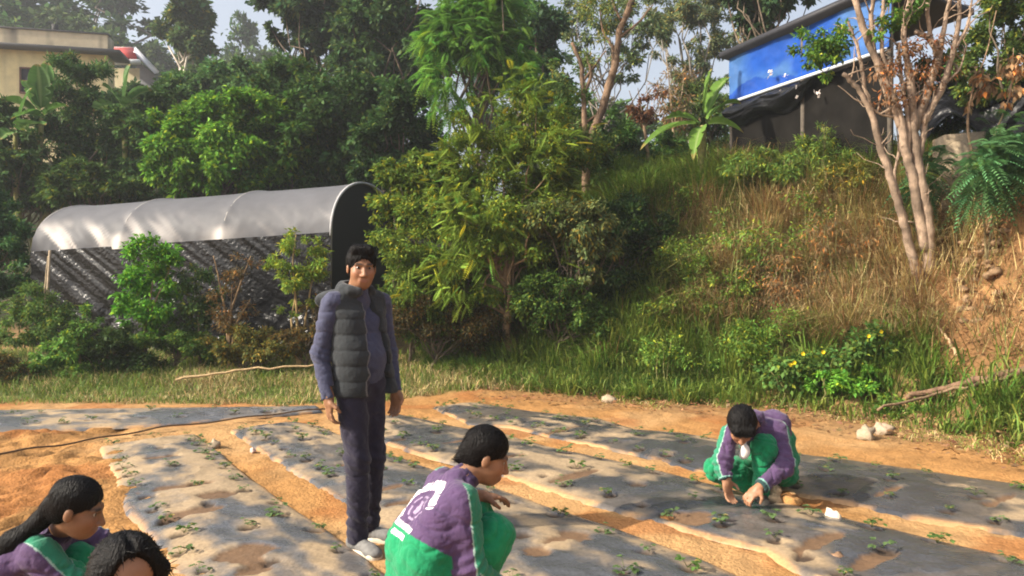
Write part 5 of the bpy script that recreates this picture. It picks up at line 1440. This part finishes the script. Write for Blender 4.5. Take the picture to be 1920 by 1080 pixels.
# ================================================================== standing man
def man():
    O = np.array([-.872, 4.30, 0.])
    Lc, f, l = local(O, (.77, -.64))
    hf = np.array([.36, -.93, -.06]); R = frame(hf, np.array([.03, 0, 1.0]))
    J = dict(pelvis=Lc(0, 0, .93), chest=Lc(-.015, -.01, 1.26), neck=Lc(-.02, -.02, 1.43), head=Lc(.02, -.01, 1.585),
             sh_r=Lc(-.04, -.170, 1.385), el_r=Lc(-.085, -.215, 1.10), wr_r=Lc(-.01, -.215, .855), sh_l=Lc(-.01, .160, 1.385), el_l=Lc(.0, .205, 1.10), wr_l=Lc(.075, .20, .865),
             hip_r=Lc(.0, -.072, .90), kn_r=Lc(.06, -.068, .50), an_r=Lc(.055, -.065, .085), toe_r=Lc(.20, -.08, .03),
             hip_l=Lc(0, .072, .90), kn_l=Lc(.01, .085, .49), an_l=Lc(-.05, .10, .085), toe_l=Lc(.09, .15, .03))
    hands = dict(r=((.05, .05, -1.0), f * .25 + l * .95, f, .62), l=((.0, .0, -1.0), f * .2 - l * .95, f, .6))
    SH, VE, TR = np.array([.052, .056, .098]), np.array([.030, .034, .038]), np.array([.021, .018, .033])
    def clothes(root, O, J, lo, hi, res):
        # shirt / sweater
        cl = Clay(lo, hi, .006)
        mid = (J['pelvis'] + J['chest']) / 2 + f * .02
        for s in (-1, 1):
            cl.chain([J['pelvis'] + l * s * .050 + [0, 0, -.02], mid + l * s * .045, J['chest'] + l * s * .06], [.098, .096, .098], .05)
        cl.cone(J['sh_l'] * .9 + J['sh_r'] * .1, J['sh_r'] * .9 + J['sh_l'] * .1, .064, .064, .05)
        cl.ell(J['pelvis'] + f * .055 + [0, 0, .12], np.array([f, l, [0, 0, 1]]), (.075, .10, .13), .05)
        cl.cone(J['neck'] - [0, 0, .03], J['neck'] + [0, 0, .035] + f * .01, .072, .066, .03)
        cl.cutball(J['neck'] + [0, 0, .045] + f * .02, [f[0] * .25, f[1] * .25, 1], .13)
        for s in 'rl':
            cl.chain([J['sh_' + s], J['el_' + s], J['wr_' + s]], [.062, .051, .041], .03)
            d = unit(J['wr_' + s] - J['el_' + s]); cl.cutball(J['wr_' + s] + d * .005, d, .10)
        cl.cut(np.array([0, 0, .925]), [0, 0, -1], np.append((J['pelvis'] - .17)[:2], .6), np.append((J['pelvis'] + .17)[:2], 1.0))
        def col(V):
            return SH * (.85 + .3 * fbm(V * 30, 4, 3))[:, None]
        def fold(V):
            r = (fbm(np.stack([V[:, 0] * 8, V[:, 1] * 8, V[:, 2] * 17 + V[:, 0] * 9], -1), 3, 3) - .5) * .018 + crease(V, 8, 63, .0045, (1, 1, 1.5))
            for s in 'rl':
                for q, w in (('el_', .07), ('wr_', .05)):
                    dd = np.linalg.norm(V - J[q + s], axis=1)
                    r += np.exp(-(dd / w) ** 2) * np.sin(V[:, 2] * 170 + V[:, 0] * 60) * .004
            return r
        finish('shirt', cl, M['cloth'], root, O, col, fold)
        # collar and placket of the shirt
        # padded vest, hanging open
        cl = Clay(lo, hi, .006)
        dn = np.array([0, 0, -1.0])
        for s in (-1, 1):
            cl.chain([J['pelvis'] + l * s * (.060 + .02 * (s > 0)) + dn * .05, mid + l * s * .055, J['chest'] + l * s * .068 + [0, 0, .02]], [.116, .114, .110], .05)
        cl.ell(J['pelvis'] + f * .05 + [0, 0, .06], np.array([f, l, [0, 0, 1]]), (.09, .13, .16), .05)
        cl.cone(J['pelvis'] + l * .155 + dn * .06 + f * .07, J['chest'] + l * .10, .05, .06, .04)       # flap blown out on his left
        cl.cone(J['sh_l'] * .86 + J['sh_r'] * .14, J['sh_r'] * .86 + J['sh_l'] * .14, .075, .075, .05)
        # collar ring with folded hood at the back
        for k in range(12):
            a = k / 12 * 2 * np.pi; a2 = (k + 1) / 12 * 2 * np.pi
            if math.cos(a) > .8: continue
            g = lambda t: J['neck'] + f * (math.cos(t) * .082 + .005) + l * math.sin(t) * .085 + np.array([0, 0, .035 - .02 * math.cos(t)])
            cl.cone(g(a), g(a2), .027, .027, .02)
        hd = J['neck'] - f * .10
        cl.cone(hd + l * .10 + [0, 0, -.03], hd - l * .13 + [0, 0, -.03], .045, .05, .03)
        cl.cone(J['neck'] - l * .13 - f * .05 + [0, 0, -.02], J['neck'] - l * .17 - f * .09 + [0, 0, -.03], .045, .035, .03)
        cl.ell(J['neck'] + [0, 0, .06] + f * .01, np.array([f, l, [0, 0, 1]]), (.066, .064, .12), .01, 'sub')
        # armholes: drop the sleeves, cut front opening, hem
        for s, sg in (('r', -1), ('l', 1)):
            cl.ell(J['sh_' + s] * .5 + J['el_' + s] * .5 + l * sg * .055, np.array([f, l, [0, 0, 1]]), (.085, .06, .23), .01, 'sub')
        # opening: wedge in front
        OPEN = ((.80, .105, .045), (.92, .10, .04), (1.04, .092, .035), (1.16, .082, .028), (1.28, .068, .02), (1.38, .05, .01))
        for z, w0, off in OPEN:
            p = Lc(.165, off, z); cl.ell(p, np.array([f, l, [0, 0, 1]]), (.15, w0, .10), .008, 'sub')
        for s in (-1, 1):     # hollow inside below the waist so that it reads as an open garment
            pass
        cl.cut(np.array([0, 0, .855]), [0, 0, -1], lo, np.append(hi[:2], 1.0))
        zq = np.array([.0])
        def colv(V):
            q = (V[:, 2] - .86) / .088
            seam = np.exp(-((q - np.round(q)) / .06) ** 2) * (V[:, 2] < 1.33)
            c = VE * (.85 + .3 * fbm(V * 26, 6, 3))[:, None] * (1 - .35 * seam)[:, None]
            km = np.full(len(V), 9.)
            for z, w0, off in OPEN:
                qq = (V - Lc(.165, off, z)) @ np.array([f, l, [0, 0, 1]]).T / np.array([.15, w0, .10]); km = np.minimum(km, np.linalg.norm(qq, axis=1))
            ed = (km < 1.13) & (((V - O) @ l) < .02)
            c = np.where(ed[:, None], np.array([.13, .13, .135]), c)
            return c
        def foldv(V):
            q = (V[:, 2] - .86) / .088 + (fbm(V * 7, 5, 2) - .5) * .25
            puff = np.abs(np.sin(q * np.pi)) ** .6
            return np.where(V[:, 2] < 1.34, (puff - .6) * .0075, 0) + (fbm(V * 24, 9, 3) - .5) * .008
        v = finish('vest', cl, M['cloth'], root, O, colv, foldv)
        mb = MB()                                                     # zip edge tape along the right front edge
        zz = np.linspace(.87, 1.36, 14); tp = []
        for z in zz:
            tp.append(Lc(.150 - .06 * max(0, (z - 1.2)) , -.030 + (1.4 - z) * .0, z))
        # trousers
        cl = Clay(lo, hi, .006)
        cl.cone(J['pelvis'] + l * .045, J['pelvis'] - l * .045, .105, .105, .04)
        for s in 'rl':
            cl.chain([J['hip_' + s], J['kn_' + s], J['an_' + s] + [0, 0, -.04]], [.094, .068, .058], .04)
            cl.cutball(J['an_' + s] - [0, 0, .048], [0, 0, -1], .09)
        cl.cut(np.array([0, 0, 1.0]), [0, 0, 1], lo, hi)
        def fold2(V):
            r = (fbm(np.stack([V[:, 0] * 9, V[:, 1] * 9, V[:, 2] * 13 + V[:, 0] * 14], -1), 31, 3) - .5) * .022 + crease(V, 7, 61, .005, (1, 1, 1.6))
            for s in 'rl':
                dd = np.abs(V[:, 2] - J['kn_' + s][2]); r += np.exp(-(dd / .08) ** 2) * np.sin(V[:, 2] * 95 + V[:, 0] * 50) * .002
                dd = np.abs(V[:, 2] - .16); r += np.exp(-(dd / .07) ** 2) * np.sin(V[:, 2] * 100 + V[:, 0] * 60 + V[:, 1] * 40) * .003
            return r
        finish('trousers', cl, M['cloth'], root, O, lambda V: TR * (.85 + .3 * fbm(V * 26, 6, 3))[:, None], fold2)
        for s in 'rl':
            shoe(root, O, J['an_' + s], J['toe_' + s], (.15, .145, .14), (.58, .50, .40))
    def hair(root, O, J, R):
        c = J['head']; cl = hair_box(c)
        hair_cap(cl, c, R, .009, (.075, .066, .088), (.098, -.047), -.062)
        cl.cone(c + R[0] * .06 + R[2] * .105 + R[1] * .03, c + R[0] * .055 + R[2] * .105 - R[1] * .045, .030, .026, .02)
        cl.ell(c + R[0] * .100 + R[2] * .012, R, (.045, .060, .045), .01, 'sub')
        for s in (-1, 1): cl.ell(c + R[1] * s * .085 - R[2] * .025 + R[0] * .01, R, (.030, .030, .035), .008, 'sub')
        finish('hair', cl, M['hair'], root, O, haircol, strand(R, .003), comb=lambda P: -R[0] * .8 - R[2] * .55 + 0 * P)
    person('man standing between the beds in a dark padded vest, blue-grey shirt and dark trousers', O, J, hands, clothes, hair, headR=R)
man()

# ================================================================== school uniform (purple yoke, green body and trousers)
PUR, GRN, GRD = np.array([.078, .045, .105]), np.array([.010, .205, .085]), np.array([.008, .135, .055])
def uniform(J, f, l, split, stripe='front', sleeve_r=.056, prints=None, pants=GRN, torso_r=.115, collar=True, hem=None):
    def clothes(root, O, J_, lo, hi, res):
        up = unit(J['chest'] - J['pelvis']); ls = unit(J['sh_l'] - J['sh_r']); lat = unit(J['hip_l'] - J['hip_r'])
        back = unit(np.cross(up, ls)); back = back if np.dot(back, f) < 0 else -back
        cl = Clay(lo, hi, .006)
        mid = (J['pelvis'] + J['chest']) / 2 + back * .035
        for s in (-1, 1):
            cl.chain([J['pelvis'] + lat * s * .07, mid + (lat + ls) * .5 * s * .07, J['chest'] + ls * s * .075], [torso_r * 1.08, torso_r * 1.03, torso_r], .06)
        cl.cone(J['sh_l'] * .88 + J['sh_r'] * .12, J['sh_r'] * .88 + J['sh_l'] * .12, .066, .066, .06)
        for s in 'rl':
            cl.chain([J['sh_' + s], J['el_' + s], J['wr_' + s]], [.070, sleeve_r + .006, sleeve_r - .010], .035)
            d = unit(J['wr_' + s] - J['el_' + s]); cl.cutball(J['wr_' + s] - d * .005, d, .09)
        nd = unit(J['head'] - J['neck'] - np.array([0, 0, .02]))
        cl.cone(J['neck'] - nd * .03, J['neck'] + nd * .025, .072, .064, .03)
        cl.cutball(J['neck'] + nd * .035, nd, .11)
        def col(V):
            q = V - J['pelvis']
            h = q @ up; fw = q @ f; la = V - (J['sh_l'] + J['sh_r']) / 2
            C = np.where((h > split[0] + split[1] * fw)[:, None], PUR, GRN) * np.ones((len(V), 3))
            edge = np.abs(h - split[0] - split[1] * fw) < .004
            for s, sg in (('r', -1), ('l', 1)):
                d1, h1 = segd(V, J['sh_' + s], J['el_' + s]); d2, h2 = segd(V, J['el_' + s], J['wr_' + s])
                dt, _ = segd(V, J['pelvis'], J['chest'])
                arm = (np.minimum(d1, d2) < .085) & ((dt > .135) | (d2 < .068))
                use2 = d2 < d1
                a0 = np.where(use2[:, None], J['el_' + s], J['sh_' + s]); a1 = np.where(use2[:, None], J['wr_' + s], J['el_' + s])
                ax = unit(a1 - a0); t = np.sum((V - a0) * ax, 1)[:, None]; rad = unit(V - a0 - ax * t)
                out = unit(f * stripe[s][0] + ls * stripe[s][1] + np.array([0, 0, 1.0]) * stripe[s][2])
                st = rad @ out
                cs = np.where((st > .74)[:, None], GRN * np.array([1.6, .85, 1.1]) + .01, PUR)
                cs = np.where(((st > .71) & (st < .77))[:, None], np.array([.30, .42, .36]), cs)
                cuff = use2 & (h2 > .88)
                cs = np.where(cuff[:, None], np.array([.02, .05, .05]), cs)
                cs = np.where((use2 & (h2 > .86) & (h2 < .90))[:, None], np.array([.2, .4, .33]), cs)
                C = np.where(arm[:, None], cs, C)
            dn, _ = segd(V, J['neck'], J['neck'] + nd * .05)
            C = np.where((dn < .083)[:, None] & ((V - J['neck']) @ nd > .008)[:, None], np.array([.035, .022, .055]), C)
            if prints: C = prints(V, C, up, ls, back)
            return C * (.86 + .28 * fbm(V * 24, 4, 3))[:, None]
        def fold(V):
            r = (fbm(np.stack([V[:, 0] * 9 + V[:, 2] * 6, V[:, 1] * 9, V[:, 2] * 13], -1), 13, 3) - .5) * .030 + crease(V, 8, 51, .008, (1, 1, 1.5))
            for s in 'rl':
                dd = np.linalg.norm(V - J['el_' + s], axis=1)
                ax = unit(J['wr_' + s] - J['sh_' + s]); r += np.exp(-(dd / .10) ** 2) * np.sin((V @ ax) * 150 + V[:, 1] * 30) * .006
                dd = np.linalg.norm(V - J['wr_' + s], axis=1); r += np.exp(-(dd / .07) ** 2) * np.sin((V @ unit(J['wr_' + s] - J['el_' + s])) * 210) * .003
            return r
        finish('jacket', cl, M['cloth'], root, O, col, fold)
        cl = Clay(lo, hi, .007)
        cl.cone(J['pelvis'] + lat * .07, J['pelvis'] - lat * .07, .118, .118, .05)
        for s in 'rl':
            cl.chain([J['hip_' + s], J['kn_' + s], J['an_' + s]], [.108, .083, .062], .045)
            cl.cutball(J['an_' + s] - unit(J['kn_' + s] - J['an_' + s]) * .02, J['an_' + s] - J['kn_' + s], .085)
        def fold2(V):
            return (fbm(np.stack([V[:, 0] * 10 + V[:, 2] * 8, V[:, 1] * 10, V[:, 2] * 14], -1), 33, 3) - .5) * .028 + crease(V, 9, 57, .011, (1, 1, 1.4))
        finish('trousers', cl, M['cloth'], root, O, lambda V: pants * (.85 + .3 * fbm(V * 20, 6, 3))[:, None], fold2)
        for s in 'rl':
            t = J['toe_' + s].copy(); a = J['an_' + s].copy()
            shoe(root, O, a, t, (.05, .045, .04), (.16, .13, .10))
    return clothes

# ---------- squatting woman in the centre
def woman():
    O = np.array([-.345, 3.12, 0.])
    Lc, f, l = local(O, (.86, .51))
    R = frame(np.array([.90, .14, -.36]), np.array([.36, 0, 1.0]))
    J = dict(pelvis=Lc(-.03, 0, .235), chest=Lc(.055, 0, .515), neck=Lc(.165, .0, .655), head=Lc(.262, -.01, .742),
             sh_r=Lc(.09, -.135, .595), el_r=Lc(.09, -.19, .35), wr_r=Lc(.24, -.15, .235), sh_l=Lc(.13, .155, .60), el_l=Lc(.22, .19, .43), wr_l=Lc(.285, .09, .535),
             hip_r=Lc(0, -.085, .22), kn_r=Lc(.245, -.115, .43), an_r=Lc(.10, -.12, .085), toe_r=Lc(.24, -.14, .03),
             hip_l=Lc(0, .085, .22), kn_l=Lc(.27, .10, .44), an_l=Lc(.13, .11, .085), toe_l=Lc(.27, .14, .03))
    hands = dict(r=((.3, .1, -.9), f * .5 + l * .5, f, .7), l=((f[0], f[1], -.12), np.array([0, 0, -1.0]), -l, .55))
    def prints(V, C, up, ls, back):
        c0 = J['chest'] * .62 + J['pelvis'] * .38 + up * .125 - ls * .0 + back * .12
        q = V - c0; u = q @ ls; v = q @ up; ins = ((V - (J['pelvis'] + J['chest']) / 2) @ back > .02)
        a = np.arctan2(v - .0, u); r = np.hypot(u * .95, v)
        ang = (a / np.pi * 180)
        arch = (np.abs(r - .105) < .020) & (ang > -38) & (ang < 172) & (np.abs(((ang + 4) % 26) - 13) > 2.0)
        emb = ((np.abs(r - .050) < .004) & (np.abs(a % 1.05 - .5) < .42)) | ((np.abs(u + .004) < .016) & (np.abs(v) < .028))
        ln1 = (np.abs(v + .085) < .0105) & (np.abs(u) < .095) & ((u * 1000 % 27) > 3.5)
        ln2 = (np.abs(v + .122) < .0105) & (np.abs(u) < .075) & ((u * 1000 % 25) > 3.5)
        C = np.where(((emb) & ins)[:, None], np.array([.30, .23, .34]), C)
        return np.where(((arch | ln1 | ln2) & ins)[:, None], np.array([.78, .74, .76]), C)
    def hair(root, O, J, R):
        c = J['head']; cl = hair_box(c)
        hair_cap(cl, c, R, .006, (.070, .080, .080), (.092, -.052), -.075)
        cl.chain([c - R[0] * .085 - R[2] * .01, c - R[0] * .098 - R[2] * .045], [.030, .024], .03)
        cl.ell(c + R[0] * .105 + R[2] * .025, R, (.035, .050, .035), .012, 'sub')
        for s in (-1, 1): cl.ell(c + R[1] * s * .088 - R[2] * .018 + R[0] * .0, R, (.026, .026, .032), .008, 'sub')
        finish('hair', cl, M['hair'], root, O, haircol, strand(R, .002), comb=lambda P: -R[0] * .8 - R[2] * .55 + 0 * P)
    person('woman squatting in the centre, seen from behind, white print on her purple and green jacket', O, J, hands,
           uniform(J, f, l, (.185, -.28), dict(r=(.75, -.75, .35), l=(.6, .8, .3)), prints=prints, torso_r=.118), hair, headR=R, skin=SKIN * .95)
woman()

# ---------- crouching boy at the right
def boy():
    O = np.array([1.62, 5.25, 0.])
    f = unit(np.array([-.10, -1.0, 0])); l = np.array([-f[1], f[0], 0])
    R = frame(np.array([-.10, -.55, -.83]), np.array([-.12, -.80, .58]))
    P = lambda x, y, d: at(x, y, d)
    J = dict(pelvis=P(1448, 862, 5.50), chest=P(1432, 800, 5.30), neck=P(1412, 790, 5.10), head=P(1390, 798, 4.93),
             sh_r=P(1368, 812, 5.10), el_r=P(1354, 866, 4.98), wr_r=P(1362, 900, 4.92), sh_l=P(1458, 806, 5.15), el_l=P(1476, 872, 4.98), wr_l=P(1424, 914, 4.86),
             hip_r=P(1425, 885, 5.42), kn_r=P(1345, 878, 5.22), an_r=P(1432, 925, 5.30), toe_r=P(1470, 935, 5.42),
             hip_l=P(1470, 885, 5.42), kn_l=P(1432, 838, 5.06), an_l=P(1428, 925, 5.12), toe_l=P(1432, 944, 4.98))
    hands = dict(r=((.12, -.12, -1.0), np.array([.4, -.6, 0.]), np.array([1.0, 0, 0]), .5), l=((-.75, -.2, -.55), np.array([-.2, .3, -1.0]), np.array([0, -1.0, -.4]), .8))
    def prints(V, C, up, ls, back):
        c0 = J['chest'] + back * .10; q = V - c0; u = q @ ls; v = q @ up
        m = (np.abs(v - .02) < .015) & (np.abs(u) < .09) & (q @ back > -.05)
        return np.where(m[:, None], np.array([.7, .62, .74]), C)
    def hair(root, O, J, R):
        c = J['head']; cl = hair_box(c)
        hair_cap(cl, c, R, .018, (.068, .076, .082), (.100, -.058), -.06)
        cl.cone(c + R[0] * .075 + R[2] * .08 + R[1] * .04, c + R[0] * .075 + R[2] * .075 - R[1] * .04, .036, .036, .02)
        for s in (-1, 1): cl.ell(c + R[1] * s * .09 - R[2] * .025, R, (.026, .022, .030), .008, 'sub')
        finish('hair', cl, M['hair'], root, O, haircol, strand(R, .006, 3), comb=lambda P: -R[0] * .8 - R[2] * .55 + 0 * P)
    u = uniform(J, f, l, (.25, .0), dict(r=(-.1, -.95, .25), l=(.1, .9, .45)), prints=prints, torso_r=.118, sleeve_r=.055, pants=GRN * .95)
    def clothes(root, O, J, lo, hi, res):
        u(root, O, J, lo, hi, res)
        c = P(1398, 846, 5.02); cl = Clay(c - .15, c + .15, .006)
        cl.ell(c, np.array([f, l, [0, 0, 1.0]]), (.02, .030, .048), .01); cl.cone(c + [0, .05, .05], c + [-.02, 0, -.03], .02, .024, .02)
        finish('undershirt', cl, M['cloth'], root, O, lambda V: np.ones((len(V), 3)) * np.array([.75, .70, .66]))
    person('boy in purple and green uniform crouching at right, head bent, planting with both hands', O, J, hands, clothes, hair, headR=R, skin=SKIN * 1.15)
boy()

# ---------- girl with the long ponytail at lower left
def girl_left():
    O = np.array([-2.13, 3.06, 0.])
    Lc, f, l = local(O, (.93, .36))
    R = frame(np.array([.93, .20, -.30]), np.array([.30, 0, 1.0]))
    J = dict(pelvis=Lc(-.02, 0, .20), chest=Lc(.12, 0, .355), neck=Lc(.25, .0, .468), head=P_head(144, 952, 3.05),
             sh_r=Lc(.19, -.15, .395), el_r=Lc(.33, -.19, .25), wr_r=Lc(.50, -.12, .20), sh_l=Lc(.21, .15, .40), el_l=Lc(.36, .19, .32), wr_l=Lc(.52, .10, .22),
             hip_r=Lc(0, -.085, .19), kn_r=Lc(.27, -.12, .27), an_r=Lc(.12, -.12, .085), toe_r=Lc(.26, -.14, .03),
             hip_l=Lc(0, .085, .19), kn_l=Lc(.28, .10, .27), an_l=Lc(.13, .11, .085), toe_l=Lc(.27, .14, .03))
    hands = dict(r=((.5, .1, -.8), f * .5 + l * .5, f, .7), l=((.5, .1, -.8), f * .5 - l * .5, f, .7))
    def prints(V, C, up, ls, back):
        c0 = J['chest'] * .75 + J['pelvis'] * .25 + back * .12
        q = V - c0; u = q @ ls; v = q @ up; ins = (q @ back > -.10)
        a = np.arctan2(v, u) / np.pi * 180; r = np.hypot(u, v)
        m = (np.abs(r - .095) < .020) & (a > -15) & (np.abs((a + 4) % 26 - 13) > 2) | (np.abs(v + .07) < .011) & (np.abs(u) < .1) | (np.abs(r - .04) < .008)
        return np.where((m & ins)[:, None], np.array([.78, .74, .78]), C)
    def hair(root, O, J, R):
        c = J['head']; cl = Clay(c - [.55, .3, .45], c + [.2, .3, .22], .0045)
        hair_cap(cl, c, R, .005, (.072, .082, .088), (.100, -.050), -.072)
        t0 = c - R[0] * .095 - R[2] * .015
        cl.chain([t0, c + np.array([-.14, -.02, -.05]), c + np.array([-.22, -.05, -.12]), c + np.array([-.31, -.08, -.21]), c + np.array([-.42, -.10, -.32])], [.036, .032, .044, .044, .034], .03)
        cl.ell(c + R[0] * .102 + R[2] * .02, R, (.035, .052, .035), .012, 'sub')
        for s in (-1, 1): cl.ell(c + R[1] * s * .090 - R[2] * .016 + R[0] * .002, R, (.024, .026, .032), .008, 'sub')
        finish('hair', cl, M['hair'], root, O, haircol, strand(R, .004, 5), comb=lambda P: -R[0] * .8 - R[2] * .55 + 0 * P)
    person('girl with long dark ponytail squatting at lower left in purple and green uniform', O, J, hands,
           uniform(J, f, l, (.15, -.22), dict(r=(.85, -.35, .75), l=(.6, .7, .5)), prints=prints, torso_r=.102), hair, headR=R, skin=SKIN * .85)
def P_head(x, y, d): return at(x, y, d)
girl_left()

# ---------- girl nearest the camera: only the top of her head shows
def girl_near():
    O = np.array([-1.16, 2.02, 0.])
    Lc, f, l = local(O, (.80, -.45))
    R = frame(np.array([.64, -.75, -.16]), np.array([.10, -.10, 1.0]))
    J = dict(pelvis=Lc(-.06, 0, .20), chest=Lc(.02, 0, .45), neck=Lc(.10, .0, .60), head=at(236, 1100, 1.97),
             sh_r=Lc(.05, -.155, .52), el_r=Lc(.20, -.19, .33), wr_r=Lc(.38, -.12, .24), sh_l=Lc(.05, .155, .52), el_l=Lc(.20, .19, .33), wr_l=Lc(.38, .10, .24),
             hip_r=Lc(0, -.085, .19), kn_r=Lc(.30, -.12, .40), an_r=Lc(.12, -.12, .085), toe_r=Lc(.26, -.14, .03),
             hip_l=Lc(0, .085, .19), kn_l=Lc(.30, .10, .40), an_l=Lc(.13, .11, .085), toe_l=Lc(.27, .14, .03))
    hands = dict(r=((.5, -.1, -.8), f * .5 + l * .5, f, .7), l=((.5, -.1, -.8), f * .5 - l * .5, f, .7))
    def hair(root, O, J, R):
        c = J['head']; cl = hair_box(c, .24)
        hair_cap(cl, c, R, .012, (.090, .071, .150), (.110, .002), -.09, .010)
        for s in (-1, 1):
            cl.chain([c + R[0] * .02 + R[2] * .115 + R[1] * s * .02, c + R[0] * .035 + R[2] * .05 + R[1] * s * .076, c - R[0] * .01 - R[2] * .05 + R[1] * s * .082, c - R[0] * .06 - R[2] * .09 + R[1] * s * .05], [.022, .018, .020, .02], .02)
        cl.cone(c + R[0] * .09 + R[2] * .120, c - R[0] * .05 + R[2] * .145, .006, .006, .012, 'sub')
        cl.ell(c - R[0] * .11 - R[2] * .03, R, (.04, .045, .045), .02)
        finish('hair', cl, M['hair'], root, O, haircol, strand(R, .0025, 9), comb=lambda P: -R[0] * .8 - R[2] * .55 + 0 * P)
    person('girl nearest the camera at bottom left, only her black hair and forehead showing', O, J, hands,
           uniform(J, f, l, (.16, -.1), dict(r=(.6, -.7, .4), l=(.6, .7, .4))), hair, headR=R, skin=SKIN * 1.05)
girl_near()
# ------------------------------------------------------------------ haze
def haze():
    m = bpy.data.materials.new('haze_air'); m.use_nodes = True
    nt = m.node_tree; out = nt.nodes['Material Output']
    nt.nodes.remove(nt.nodes['Principled BSDF'])
    v = nt.nodes.new('ShaderNodeVolumePrincipled')
    v.inputs['Color'].default_value = (.86, .90, .95, 1)
    v.inputs['Density'].default_value = .0015
    v.inputs['Anisotropy'].default_value = .2
    nt.links.new(v.outputs[0], out.inputs['Volume'])
    mb = MB(); mb.box([-175, -70, -2.5], [350, 0, 0], [0, 345, 0], [0, 0, 62])
    o = mb.build('haze', m); o['kind'] = 'stuff'; o['label'] = 'thin morning haze over the hillside'; o['category'] = 'haze'
    o.display_type = 'WIRE'
haze()
